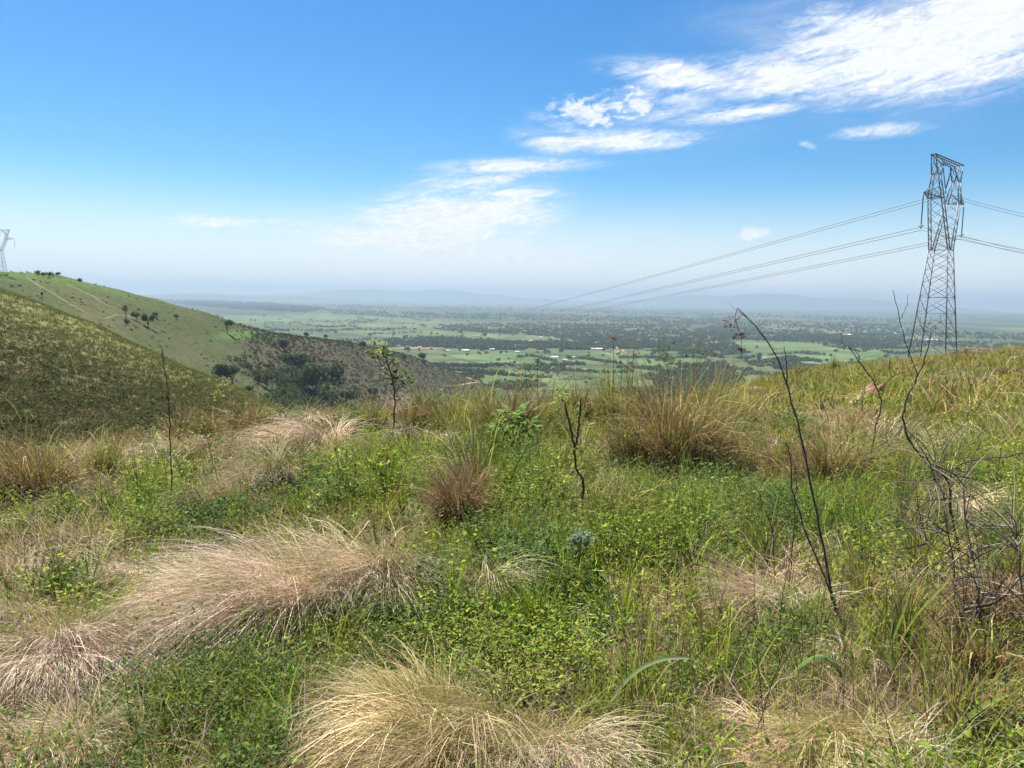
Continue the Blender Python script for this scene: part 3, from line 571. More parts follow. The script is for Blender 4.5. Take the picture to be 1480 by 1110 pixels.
def earth_patch(name, cx, cy, rx, ry, col, n=40):
    V = [(cx, cy)]+[(cx+rx*math.cos(q*6.2832/n)*random.uniform(.75, 1.15), cy+ry*math.sin(q*6.2832/n)*random.uniform(.75, 1.15)) for q in range(n)]
    V = np.array(V); W = plain_many(V[:, 0], V[:, 1]); W[:, 2] += 1.6; Q = [[0, i, i+1, i+2 if i+2 <= n else 1] for i in range(1, n, 2)]
    tag(MB().add(W, Q, np.array(col)*rng.uniform(.8, 1.2, (n+1, 1))).build(name, M_EARTH), kind='structure')
earth_patch('bare_ground', 605, 504, 36, 1.6, (.20, .14, .09)); earth_patch('bare_ground', 850, 584, 46, 8, (.33, .22, .15)); earth_patch('bare_ground', 880, 523, 26, 1.1, (.2, .17, .10))
strip('dirt_road', [(900, 590), (860, 598), (830, 604)], 9, plain, M_EARTH, (.42, .32, .22), 2.4); strip('dirt_road', [(930, 586), (900, 590), (890, 593)], 8, plain, M_EARTH, (.42, .33, .24), 2.4)
for k, (x, y, w, h, col, lab) in enumerate([(862, 582, 26, 7, (.26, .13, .09), 'long reddish spoil heap at the earth works in the valley'), (842, 578, 12, 5, (.30, .17, .12), 'small brown spoil heap at the near edge of the earth works'), (888, 579, 18, 8, (.45, .34, .25), 'pale sandy spoil heap at the earth works in the valley')]):
    p = plain(x, y); m = float(depth(p))/F; t = np.linspace(0, 1, 13); a = np.linspace(0, 2*math.pi, 29)[:-1]; T, A = np.meshgrid(t, a, indexing='ij'); rr = T*(1+.25*np.sin(3*A+k)+.12*np.sin(7*A)); X = w*m*.5*rr*np.cos(A); Y = w*m*.4*rr*np.sin(A); Z = h*m*np.clip(1-T**1.4, 0, 1)*(.8+.4*fbm(X*.2, Y*.2, 160+k))-1
    I = np.arange(X.size).reshape(X.shape); J = np.roll(I, -1, 1); Q = np.stack([I[:-1], I[1:], J[1:], J[:-1]], -1)[1:].reshape(-1, 4)
    tag(MB().add(np.stack([X, Y, Z], -1), Q, np.array(col)*rng.uniform(.8, 1.2, (X.size, 1))).build('spoil_heap', M_EARTH, origin=None, smooth=True), lab, 'earth heap').location = p

# ------------------------------------------------------------------ pylons and power lines
STEEL = (.17, .19, .22)
def pylon(base, scale, ang, label, zb=-3.0):
    e = empty('pylon', base, label, 'pylon'); e.rotation_euler = (0, 0, ang); e.scale = (scale,)*3
    HW, HC, HT = 17.5, 25.6, 32.2; lg, br = .16, .066
    def half(z): return 2.85+(1.45-2.85)*min(max(z, zb)/HW, 1)
    cor = [(-1, -1), (1, -1), (1, 1), (-1, 1)]
    for sx, sy in cor:
        m = MB(); bar(m, (sx*half(zb)*1.0-sx*0.0, sy*half(zb), zb), (sx*1.45, sy*1.45, HW), lg, STEEL); m.build('leg', M_STEEL, e)
    m = MB(); Z = [zb, 0.0, 3.6, 6.9, 9.6, 11.9, 13.9, 15.8, HW]
    for i in range(len(Z)-1):
        a, b = Z[i], Z[i+1]; ha, hb = half(a), half(b)
        if a < 0: ha = 2.85
        for k in range(4):
            (x0, y0), (x1, y1) = cor[k], cor[(k+1) % 4]
            bar(m, (x0*ha, y0*ha, a), (x1*hb, y1*hb, b), br, STEEL); bar(m, (x1*ha, y1*ha, a), (x0*hb, y0*hb, b), br, STEEL)
            if i in (1, 2, 3, 7): bar(m, (x0*hb, y0*hb, b), (x1*hb, y1*hb, b), br*1.1, STEEL)
            if i in (1, 2): # redundant members
                mx = ((x0+x1)/2*(ha+hb)/2, (y0+y1)/2*(ha+hb)/2, (a+b)/2); bar(m, (x0*(ha+hb)/2, y0*(ha+hb)/2, (a+b)/2), mx, br*.8, STEEL); bar(m, mx, ((x0+x1)/2*hb, (y0+y1)/2*hb, b), br*.8, STEEL)
    m.build('bracing', M_STEEL, e)
    def vw(z): return np.interp(z, [HW, HC, 29.3, HT], [1.45, 1.0, .5, .32])       # half depth along the line
    def lattice(m, A, B, n, th):     # zigzag between two chords
        A, B = np.array(A, float), np.array(B, float)
        for i in range(n):
            p = A[0]+(A[1]-A[0])*i/n; q = B[0]+(B[1]-B[0])*(i+1)/n; bar(m, p, q, th, STEEL); p2 = B[0]+(B[1]-B[0])*i/n; q2 = A[0]+(A[1]-A[0])*(i+1)/n; bar(m, p2, q2, th, STEEL)
    for s in (-1, 1):
        m = MB(); out = {}; inn = {}
        for v in (-1, 1):
            po = [(s*1.45, v*vw(HW), HW), (s*5.0, v*vw(HC), HC), (s*5.7, v*vw(29.3), 29.3), (s*7.0, v*vw(HT), HT)]; pi = [(s*.15, v*vw(HW), HW), (s*3.5, v*vw(HC), HC), (s*4.3, v*vw(29.3), 29.3), (s*2.4, v*vw(HT), HT-.8)]
            for P in (po, pi):
                for i in range(3): bar(m, P[i], P[i+1], lg*.8, STEEL)
            lattice(m, po[:2], pi[:2], 6, br*.75); lattice(m, po[1:3], pi[1:3], 2, br*.75); lattice(m, po[2:], pi[2:], 2, br*.75)
            out[v], inn[v] = po, pi
            bar(m, po[2], pi[2], br*1.3, STEEL); bar(m, po[1], pi[1], br*1.3, STEEL)
        for P in (out, inn):
            for i in range(3): lattice(m, P[-1][i:i+2], P[1][i:i+2], (5, 2, 1)[i], br*.7)
            for i in range(1, 3): bar(m, P[-1][i], P[1][i], br*1.5, STEEL)
        m.build('fork_arm', M_STEEL, e)
        m = MB(); tip = (s*10.0, 0, HC+.3)
        for v in (-1, 1):
            bar(m, out[v][1], tip, lg*.8, STEEL); top = np.array(out[v][1])*.55+np.array(out[v][2])*.45; bar(m, tip, top, br*1.3, STEEL)
            for q in (.33, .66): a = np.array(out[v][1])*(1-q)+np.array(tip)*q; b = top*(1-q)+np.array(tip)*q; bar(m, a, b, br*.8, STEEL)
            lattice(m, (out[v][1], tip), (top, tip), 3, br*.6)
        lattice(m, (out[-1][1], tip), (out[1][1], tip), 3, br*.7)
        m.build('crossarm', M_STEEL, e)
        m = MB(); n = 24; bot = HC-4.9
        tube(m, [(tip[0], 0, HC), (tip[0], 0, bot)], .06, .06, (.10, .11, .13), 6)
        for k in range(n):
            z = HC-.4-k*.18; tube(m, [(tip[0], 0, z), (tip[0], 0, z-.05), (tip[0], 0, z-.1)], .14, .05, (.09, .10, .12), 8)
        bar(m, (tip[0], -.35, bot), (tip[0], .35, bot), .16, STEEL); bar(m, (tip[0], 0, bot+.1), (tip[0], 0, bot-.45), .14, STEEL); m.build('insulator_string', M_STEEL, e)
    m = MB()
    for v in (-1, 1):
        w = .32*v; bar(m, (-7.2, w, HT), (7.2, w, HT), lg*.9, STEEL); bar(m, (-2.4, w, HT-.8), (2.4, w, HT-.8), lg*.7, STEEL); bar(m, (-2.4, w, HT-.8), (-7.0, w, HT), lg*.6, STEEL); bar(m, (2.4, w, HT-.8), (7.0, w, HT), lg*.6, STEEL)
        X = np.linspace(-2.4, 2.4, 9)
        for i in range(8): bar(m, (X[i], w, HT if i % 2 else HT-.8), (X[i+1], w, HT-.8 if i % 2 else HT), br*.8, STEEL)
    for x in np.linspace(-7.2, 7.2, 9): bar(m, (x, -.32, HT), (x, .32, HT), br, STEEL)
    m.build('top_beam', M_STEEL, e)
    m = MB()
    for s in (-1, 1):
        p0 = np.array((s*2.4, 0, HT-.8)); p1 = np.array((0, 0, 27.4)); d = (p1-p0)/np.linalg.norm(p1-p0); bar(m, p0, p1, .07, STEEL)
        for k in range(18):
            p = p0+(p1-p0)*(k+1)/20; tube(m, [p, p+d*.06, p+d*.12], .13, .05, (.09, .10, .12), 7)
    bar(m, (0, 0, 27.5), (0, 0, 26.8), .14, STEEL); m.build('insulator_string', M_STEEL, e)
    return e
TB = at(1349, 503, 134.5); TB[2] = EYE[2]-7.3
PANG = rad(44)
tower = pylon(TB, 0.9, PANG, 'nearest tall dark steel lattice pylon standing behind the grassy crest')
def tw(pos, ang, s, l):
    l = np.array(l)*s; return np.array(pos)+[l[0]*math.cos(ang)-l[1]*math.sin(ang), l[0]*math.sin(ang)+l[1]*math.cos(ang), l[2]]
FT = plain(566, 468); FT[2] -= 1
pylon(FT, 1.2, PANG, 'tiny faint pylon far down in the hazy valley at the end of the power line')
LT = FH.near(2, 397); LT[2] -= 1.0
pylon(LT, .92, .12, 'pale grey pylon half cut off by the picture edge on top of the far hill')
ATT = {'near': (-10, 0, 20.5), 'middle': (0, 0, 26.8), 'far': (10, 0, 20.5)}
RT = at(1760, 470, 260.); 
def wire(a, b, sag, label, r=.05, n=60, grp=None):
    t = np.linspace(0, 1, n)**1.5; P = a+(b-a)*t[:, None]; P[:, 2] -= sag*4*t*(1-t); mb = MB(); tube(mb, P, r, r, (.22, .225, .24), 5)
    return tag(mb.build('power_line', M_STEEL), label, 'cable', grp)
for nm, l in ATT.items():
    for k, o in ((0, -.23), (1, .23)):
        a = tw(TB, PANG, .9, (l[0]+o*.6, 0, l[2]-(.0 if k == 0 else .45))); b = tw(FT, PANG, 1.2, (l[0]+o*.6, 0, l[2]-(0 if k == 0 else .45)))
        pos = {'near': 'middle', 'middle': 'highest', 'far': 'lowest'}[nm]; ul = 'upper' if k == 0 else 'lower'
        wire(a, b, 45, f'{ul} wire of the {pos} power line pair running down over the valley')
        rb = at(np.array(1760.), np.array({'near': 391., 'middle': 352., 'far': 400.}[nm]), 175.+(l[0])*1.2); rb[2] -= k*.5
        wire(a, rb, 1.2, r=.028, label=f'{ul} wire on the slope side of the pylon, hung {dict(near="from its nearer arm", middle="in its window", far="from its farther arm")[nm]}')
#FOREGROUND
# ------------------------------------------------------------------ the meadow's plants
EL = lambda x, y, L: np.max([np.clip(1.25-np.hypot((x-a)/c, (y-b)/d), 0, 1)*w for a, b, c, d, w in L], axis=0)
GREENZ = [(330, 1040, 150, 75, 1), (770, 900, 150, 65, 1), (560, 690, 120, 60, 1), (960, 770, 130, 80, .9), (820, 830, 150, 50, .9), (480, 950, 220, 45, .8), (230, 720, 60, 40, 1), (900, 1040, 120, 70, .8), (1240, 780, 150, 50, 1), (760, 700, 100, 60, .8), (150, 850, 90, 50, .5), (450, 700, 60, 40, .9), (1040, 840, 90, 50, .6), (1180, 560, 200, 20, .9), (1420, 590, 120, 20, .6), (200, 900, 80, 40, .5)]
STRAWZ = [(90, 780, 170, 60, .6), (640, 765, 120, 25, .5), (1140, 860, 120, 90, 1), (1220, 1050, 220, 80, .9), (150, 670, 160, 28, .6), (960, 930, 70, 60, .6), (1380, 860, 140, 120, .7), (60, 1050, 120, 90, .55), (260, 780, 120, 60, .3), (1300, 640, 200, 35, .5), (680, 1040, 260, 90, .4), (640, 640, 60, 20, .6), (430, 640, 120, 40, .6)]
YEL = [(0.534, 0.409, 0.202), (0.645, 0.496, 0.290), (0.423, 0.312, 0.158), (0.351, 0.297, 0.106)]; DPK = [(0.262, 0.163, 0.125), (0.332, 0.213, 0.167), (0.193, 0.120, 0.091), (0.402, 0.282, 0.208)]; PALE = [(0.562, 0.442, 0.294), (0.653, 0.529, 0.376), (0.452, 0.348, 0.221), (0.381, 0.286, 0.197)]
T = [(432, 912, 270, 172, 'hair', (-.85, -.55), 9600, 'biggest pinkish tussock, a long windswept mound in the open meadow'), (558, 868, 120, 140, 'hair', (-.25, -.8), 3800, 'pale pink tussock flowing down beside the biggest pinkish mound'),
     (335, 905, 125, 120, 'hair', (-1.0, -.5), 2600, 'rosy tussock combed sideways at the low end of the biggest mound'), (75, 975, 190, 150, 'hair', (.55, -.6), 4600, 'greyish pink tussock at the picture edge with hair falling to one side'), (10, 930, 130, 110, 'hair', (-.6, -.5), 2400, 'rose tipped tussock cut by the picture edge'),
     (640, 1130, 360, 175, 'straw', (-.75, -.45), 8200, 'large straw yellow tussock combed towards the biggest pinkish mound'), (790, 1140, 230, 150, 'hair', (.15, -.9), 5200, 'beige tussock with long pale hair hanging beside the straw yellow one'), (700, 870, 62, 80, 'straw', (.1, -.7), 1100, 'small upright straw tuft above the lush green grass'),
     (385, 705, 110, 62, 'hair', (-.2, -.8), 1600, 'pale dry mound among the green blades in mid meadow'), (455, 665, 125, 75, 'hair', (-.5, -.5), 1800, 'blond tussock leaning over near the young sapling'), (612, 652, 80, 42, 'hair', (.1, -.6), 900, 'smooth rounded straw mound directly behind the sapling foot'), (310, 745, 100, 58, 'hair', (-.3, -.6), 1400, 'dark-footed grey tussock beside the tall bare stem'),
     (240, 672, 150, 42, 'hair', (-.4, -.6), 1500, 'flat pale patch of fallen hair grass behind the tall bare stem'), (130, 735, 140, 48, 'hair', (-.5, -.6), 1500, 'low pinkish fallen tussock in front of the brown reeds'), (225, 1010, 120, 50, 'dead', (.2, -.6), 1100, 'small flattened purple brown tuft next to the rotten log'), (60, 1120, 200, 110, 'straw', (-.3, -.5), 3400, 'blurred pale straw tussock in the lowest corner by the log'),
     (200, 850, 110, 45, 'hair', (-.6, -.3), 1300, 'thin pinkish wisp of grass behind the greyish pink tussock'), (1130, 900, 150, 95, 'straw', (-.6, -.5), 2600, 'matted straw tussock around the foot of the forked dark stems'), (1210, 1120, 300, 110, 'straw', (-.3, -.6), 5600, 'wide low straw tussock below the arching green leaf'), (1225, 965, 60, 70, 'hair', (-.4, -.4), 700, 'silky blond plume tuft under the forked dark stems'),
     (1375, 770, 110, 70, 'straw', (-.2, -.6), 1300, 'pale straw tuft behind the tangled dry shrub'), (1430, 900, 140, 90, 'dead', (-.2, -.4), 1000, 'brown dead grass clump inside the tangled dry shrub'), (890, 775, 70, 85, 'cane', (0, -.3), 420, 'thin reddish brown grass clump beside the withered sapling'), (662, 768, 66, 105, 'dead', (-.1, -.5), 1300, 'shaggy dark brown stump-like tussock in mid meadow'),
     (680, 742, 52, 128, 'cane', (-.2, .1), 300, 'upright tan canes rising out of the shaggy brown tussock'), (60, 735, 170, 105, 'cane', (.1, -.4), 1300, 'broad brown reed clump at the picture edge under the near hill'), (15, 700, 90, 80, 'cane', (-.2, -.2), 500, 'tan reed clump cut off by the picture edge'), (150, 690, 80, 60, 'olive', (.2, -.2), 420, 'yellowish reed clump next to the broad brown one'),
     (992, 698, 150, 150, 'cane', (.25, -.2), 1500, 'tallest rusty brown grass clump, dark at the foot, on the meadow rim'), (925, 690, 110, 105, 'cane', (-.3, -.2), 700, 'tan grass clump joined to the side of the tallest rusty one'), (1200, 715, 150, 100, 'cane', (.25, -.3), 1100, 'brown grass clump behind the forked dark stems'), (1130, 690, 70, 75, 'olive', (-.1, -.1), 380, 'short olive grass clump before the brown one at the forked stems'),
     (730, 640, 110, 112, 'cane', (0, .1), 640, 'orange brown grass on the rim behind the leafy green shrub'), (880, 625, 110, 105, 'olive', (0, .1), 560, 'brownish green tall grass on the rim beyond the withered sapling'), (660, 630, 100, 78, 'olive', (0, 0), 520, 'green grass clump on the rim right of the smooth straw mound'), (530, 625, 100, 67, 'olive', (0, 0), 480, 'olive grass clump on the rim behind the young sapling'),
     (360, 640, 90, 87, 'cane', (.1, 0), 520, 'dark brown grass clump on the rim in front of the gully'), (600, 618, 110, 62, 'cane', (0, 0), 420, 'tan grass fringe on the rim behind the smooth straw mound'), (940, 628, 80, 85, 'cane', (-.1, 0), 420, 'russet reed clump on the rim left of the tallest rusty one'), (850, 622, 90, 80, 'cane', (0, 0), 420, 'rusty reed fringe on the rim behind the withered sapling'), (1075, 625, 80, 70, 'cane', (.1, 0), 360, 'tan reed clump where the rim turns up to the slope'), (100, 640, 140, 55, 'cane', (0, 0), 460, 'tan fringe of reeds on the rim above the broad brown reeds'), (770, 622, 70, 70, 'cane', (0, 0), 320, 'orange brown reeds on the rim behind the slim dark stems'),
     (1062, 700, 95, 88, 'cane', (.35, -.1), 520, 'lower rusty grass clump leaning away from the tallest rusty one'),
     (1015, 668, 130, 105, 'olive', (.1, 0), 520, 'dark olive grass clump behind the tallest rusty one'), (830, 650, 70, 66, 'olive', (0, 0), 300, 'yellow green grass clump just left of the withered sapling top'),
     (1300, 945, 110, 105, 'olive', (.1, 0), 260, 'olive grass clump between the hooked leaf and the tangled shrub'), (1330, 850, 90, 90, 'olive', (0, 0), 220, 'olive grass clump behind the foot of the tangled shrub'), (1250, 880, 80, 70, 'olive', (0, 0), 200, 'low olive grass clump beside the silky blond plume'), (1420, 985, 130, 105, 'cane', (.1, 0), 320, 'dry reed clump under the tangled dry shrub'),
     (440, 620, 80, 36, 'hair', (-.3, -.3), 700, 'small blond tuft on the rim below the gully trees'), (280, 640, 130, 63, 'cane', (0, 0), 560, 'low brown fringe of grass on the rim under the near hill'), (190, 645, 110, 54, 'olive', (0, 0), 460, 'low green fringe of grass on the rim under the near hill'), (1040, 640, 90, 105, 'olive', (.2, 0), 420, 'yellow green grass at the shoulder of the tallest rusty clump'), (800, 632, 90, 75, 'olive', (0, 0), 460, 'short green rim grass between the leafy shrub and the withered sapling'),
     (765, 930, 190, 80, 'lush', (0, -.1), 620, 'lush bright green grass tuft in the middle of the meadow'), (690, 905, 80, 60, 'lush', (-.2, -.1), 240, 'smaller lush green tuft next to the small straw tuft'), (560, 720, 70, 75, 'lush', (0, 0), 200, 'bright green blades growing beside the blond tussock'), (430, 735, 60, 55, 'lush', (-.1, 0), 120, 'fresh green blade cluster by the pale dry mound'), (350, 1075, 120, 60, 'lush', (.3, -.2), 420, 'fine fresh green grass tuft near the straw yellow tussock'),
     (980, 735, 60, 70, 'lush', (0, 0), 70, 'few tall light green blades before the tallest rusty clump'), (1250, 790, 160, 70, 'lush', (0, 0), 380, 'green grass stand behind the forked dark stems'), (860, 745, 60, 55, 'lush', (0, 0), 120, 'light green blades around the withered sapling'), (715, 720, 90, 70, 'lush', (0, 0), 240, 'light green stand of grass under the leafy green shrub'),
     (1460, 870, 80, 120, 'olive', (-.1, 0), 160, 'olive grass clump at the picture edge beyond the tangled shrub'), (1390, 1060, 160, 90, 'olive', (-.1, -.1), 420, 'green and tan blades below the tangled dry shrub'), (900, 1090, 100, 60, 'olive', (.1, 0), 260, 'small olive clump at the foot of the long arching blade')]
DARKZ = [(870, 935, 45, 30, 1), (500, 925, 140, 28, 1), (640, 880, 40, 40, .9), (1000, 720, 110, 35, 1), (1120, 765, 70, 45, .9), (760, 815, 60, 35, .9), (930, 825, 80, 22, .7), (300, 765, 60, 20, .8), (470, 715, 40, 28, .8), (340, 985, 90, 30, .6), (520, 985, 60, 20, .6), (215, 985, 60, 25, .7), (640, 740, 40, 20, .7), (1260, 840, 70, 40, .6), (1440, 850, 60, 50, .8), (1010, 850, 50, 25, .6), (745, 660, 40, 24, .8), (545, 655, 50, 20, .6), (880, 690, 60, 30, .6), (1200, 760, 60, 25, .6), (290, 1050, 50, 25, .5), (60, 720, 80, 25, .5), (1080, 985, 50, 30, .6)]
FOOT = [(t[0]+t[5][0]*t[2]*.12, t[1]-t[3]*.32, t[2]*.52, t[3]*.42) for t in T if t[4] in ('hair', 'straw', 'dead')]+[(t[0], t[1]-t[3]*.2, t[2]*.45, t[3]*.35) for t in T if t[4] == 'lush']+[(833, 838, 22, 32), (1220, 890, 20, 40), (1390, 800, 20, 40), (250, 725, 14, 30), (842, 735, 16, 40), (571, 632, 16, 30), (165, 976, 40, 16)]
def foot(px, py):
    """1 where a tussock or a stem's foot keeps other plants away"""
    return np.max([np.clip((1.15-np.hypot((px-a)/c, (py-b)/d))*4, 0, 1) for a, b, c, d in FOOT], axis=0)*.86
def scatter(n, r0, r1, a0=-42, a1=42, p=1.0):
    """n ground points between two distances, denser close by"""
    u = rng.random(n); r = (r0**(2-p)+u*(r1**(2-p)-r0**(2-p)))**(1/(2-p)) if p != 2 else r0*(r1/r0)**u
    a = np.radians(rng.uniform(a0, a1, n)); x, y = r*np.sin(a), r*np.cos(a); R = np.interp((np.degrees(a)+180) % 360-180, RAZ, RR); k = r < R+4
    return np.stack([x, y, Hm(x, y)], -1)[k], r[k]
GRN = [(0.129, 0.208, 0.013), (0.170, 0.242, 0.018), (0.222, 0.262, 0.024), (0.088, 0.150, 0.012)]
OLG = [(0.195, 0.202, 0.020), (0.142, 0.160, 0.018), (0.248, 0.231, 0.033), (0.248, 0.188, 0.040)]
STR = [(0.493, 0.388, 0.219), (0.381, 0.291, 0.153), (0.572, 0.473, 0.299), (0.286, 0.206, 0.106)]
PNK = [(.65, .49, .37), (.53, .365, .28), (.74, .60, .45), (.40, .265, .20)]
BRN = [(0.199, 0.116, 0.054), (0.130, 0.078, 0.037), (0.275, 0.176, 0.088), (0.344, 0.236, 0.128)]
def clumps(n, r0, r1, a0, a1, per, sig):
    """ground points gathered in tufts: positions, distances and the index of each point's tuft"""
    P, r = scatter(max(n//per, 1), r0, r1, a0, a1, 1.0); k = np.repeat(np.arange(len(P)), per); s = (sig*rng.lognormal(0, .35, len(P)))[k]*(.6+r[k]/12)
    Q = P[k]+rng.normal(0, 1, (len(k), 3))*s[:, None]*[1, 1, 0]; Q[:, 2] = Hm(Q[:, 0], Q[:, 1]); return Q, r[k], k, len(P)
def green_grass():
    mb = MB()
    for n, r0, r1, a0, a1, L0, L1, w0, w1, S, per, sig in [(110000, 1.7, 5, -42, 42, .05, .20, .003, .007, 4, 22, .045), (130000, 4.5, 10, -42, 42, .09, .32, .005, .011, 3, 20, .06), (90000, 9, 19, -42, 42, .14, .45, .009, .018, 3, 18, .07), (125000, 17, 86, 5, 44, .22, .6, .025, .06, 2, 14, .10),
                                                  (26000, 8, 18, -42, 42, .24, .55, .007, .015, 4, 26, .06), (26000, .3, 1.8, -180, 180, .04, .14, .003, .006, 3, 22, .045), (70000, 1.2, 14, 42, 85, .08, .34, .006, .012, 3, 20, .07), (60000, 1.2, 14, -85, -42, .08, .34, .006, .012, 3, 20, .07), (24000, 13, 60, 43, 70, .22, .55, .025, .055, 2, 14, .10), (14000, .8, 9, 85, 275, .08, .3, .006, .012, 3, 20, .07), (5000, 2.5, 7, -42, 42, .2, .42, .004, .007, 5, 7, .03)]:
        P, r, k, nk = clumps(n, r0, r1, a0, a1, per, sig); px, py = project(P); g = EL(px, py, GREENZ); s = EL(px, py, STRAWZ); q = fbm(P[:, 0]*.55, P[:, 1]*.55, 171); q2 = fbm(P[:, 0]*2.2, P[:, 1]*2.2, 172)
        ku = rng.random(nk)[k]; keep = ku < np.clip(.36+.55*g+(q-.5)*1.6+(q2-.5)*1.2-.35*s*(1-g)+.3*(abs(px-740) > 900), .06, 1)*(1-foot(px, py)); P, g, s, r, q, k = P[keep], g[keep], s[keep], r[keep], q[keep], k[keep]; N = len(P)
        far = np.clip((r-7)/8, 0, 1)*(.75 if r1 < 80 else .7); lush = np.clip(g*.95+(q-.54)*2.2, 0, 1); u1, u2 = rng.random(nk)[k], rng.random(nk)[k]
        co, cf, cg = pick(OLG, [3, 3, 2.4, 1], nk, .25)[k], pick(OLG+BRN, [3, 3, 3, 2, 1.4, .8, 1, 1.2], nk, .25)[k], pick(GRN, [3, 3, 2.4, 1.6], nk, .25)[k]
        c = np.where((u1 < far)[:, None], cf, np.where((u2 < lush*.9+.12)[:, None], cg, co))*np.exp(rng.normal(0, .13, (N, 1)))
        dry = rng.random(N) < .06+.12*s+.06*far; tip = mixc(c, np.array((.40, .34, .15)), np.where(dry, .9, rng.uniform(0, .3, N)))
        L = rng.uniform(L0, L1, N)*(np.minimum(rng.lognormal(-.1, .42, nk), 1.5)[k])*(.8+.5*lush*(1-.5*far)); blades(mb, P, rng.uniform(0, 6.3, N)*.6+(rng.uniform(0, 6.3, nk)[k]), L, rng.uniform(w0, w1, N), rng.uniform(0, .5, N), rng.uniform(.4, 1.9, N), c, tip, S, wob=.03)
    P, r, k, nk = clumps(16000, 2.6, 14, -42, 42, 13, .03); px, py = project(P); g = EL(px, py, GREENZ); q = fbm(P[:, 0]*.6, P[:, 1]*.6, 177); keep = (rng.random(nk)[k] < np.clip(.22+.5*g+(q-.5)*2.2+.25*(px > 850), 0, 1)*(1-foot(px, py))); P, r, k = P[keep], r[keep], k[keep]; N = len(P)
    c = pick(GRN+OLG[:1], [3, 4, 3, 1, 2], nk, .25)[k]*np.exp(rng.normal(0, .1, (N, 1))); blades(mb, P, rng.uniform(0, 6.3, nk)[k]+rng.normal(0, 1.1, N), rng.uniform(.16, .5, N)*np.minimum(rng.lognormal(-.15, .35, nk), 1.4)[k], rng.uniform(.006, .012, N)*(.7+r/14), np.abs(rng.normal(0, .28, N)), rng.uniform(.2, 2.1, N), c, mixc(c, (.30, .30, .08), rng.uniform(0, .5, N)), 5, wob=.03, k=1.8)
    tag(mb.build('grass', M_GREEN), kind='stuff')
def dry_grass():
    mb = MB()
    for n, r0, r1, a0, a1, L0, L1, w0, w1, S, per, sig in [(60000, 1.7, 5, -42, 42, .10, .36, .0016, .0035, 4, 26, .05), (70000, 4.5, 10, -42, 42, .14, .45, .003, .006, 3, 24, .07), (50000, 9, 19, -42, 42, .2, .6, .006, .012, 3, 20, .08), (42000, 17, 86, 5, 44, .3, .7, .02, .045, 2, 16, .12), (18000, 8, 18, -42, 42, .25, .58, .005, .011, 4, 22, .05), (14000, .3, 1.8, -180, 180, .06, .2, .002, .004, 3, 24, .05), (40000, 1.2, 14, 42, 85, .12, .42, .004, .008, 3, 22, .07), (40000, 1.2, 14, -85, -42, .12, .42, .004, .008, 3, 22, .07), (18000, 13, 60, 43, 70, .3, .65, .02, .045, 2, 16, .12)]:
        P, r, k, nk = clumps(n, r0, r1, a0, a1, per, sig); px, py = project(P); g = EL(px, py, GREENZ); s = EL(px, py, STRAWZ); q = fbm(P[:, 0]*.7+9, P[:, 1]*.7, 181)
        keep = rng.random(nk)[k] < np.clip(.13+.75*s+(q-.5)*1.6-.25*g*(1-s), .03, 1)*(1-.6*foot(px, py)); P, r, s, k = P[keep], r[keep], s[keep], k[keep]; N = len(P); far = np.clip((r-7)/8, 0, 1); slope = np.clip((r-17)/10, 0, 1)
        c = np.where((rng.random(nk)[k] < far*.8)[:, None], pick(BRN+STR, [1.5, 1, 3, 2.5, 2, 2, 1, 2], nk, .25)[k], pick(STR+PNK, [3, 3, 2, 2, 1, 1, 1, 1], nk, .25)[k])*np.exp(rng.normal(0, .12, (N, 1)))
        c = mixc(c, pick([(.27, .23, .10), (.35, .29, .15), (.20, .15, .08)], [2, 1.4, 1], nk, .25)[k], slope*.75)
        blades(mb, P, rng.uniform(0, 6.3, nk)[k]+rng.normal(0, .7, N), rng.uniform(L0, L1, N)*np.minimum(rng.lognormal(-.1, .35, nk), 1.4)[k], rng.uniform(w0, w1, N), rng.uniform(.05, .9, N), rng.uniform(.9, 2.3, N), c*.9, c, S, wob=.1)
    tag(mb.build('dry_grass', M_STRAW), kind='stuff')
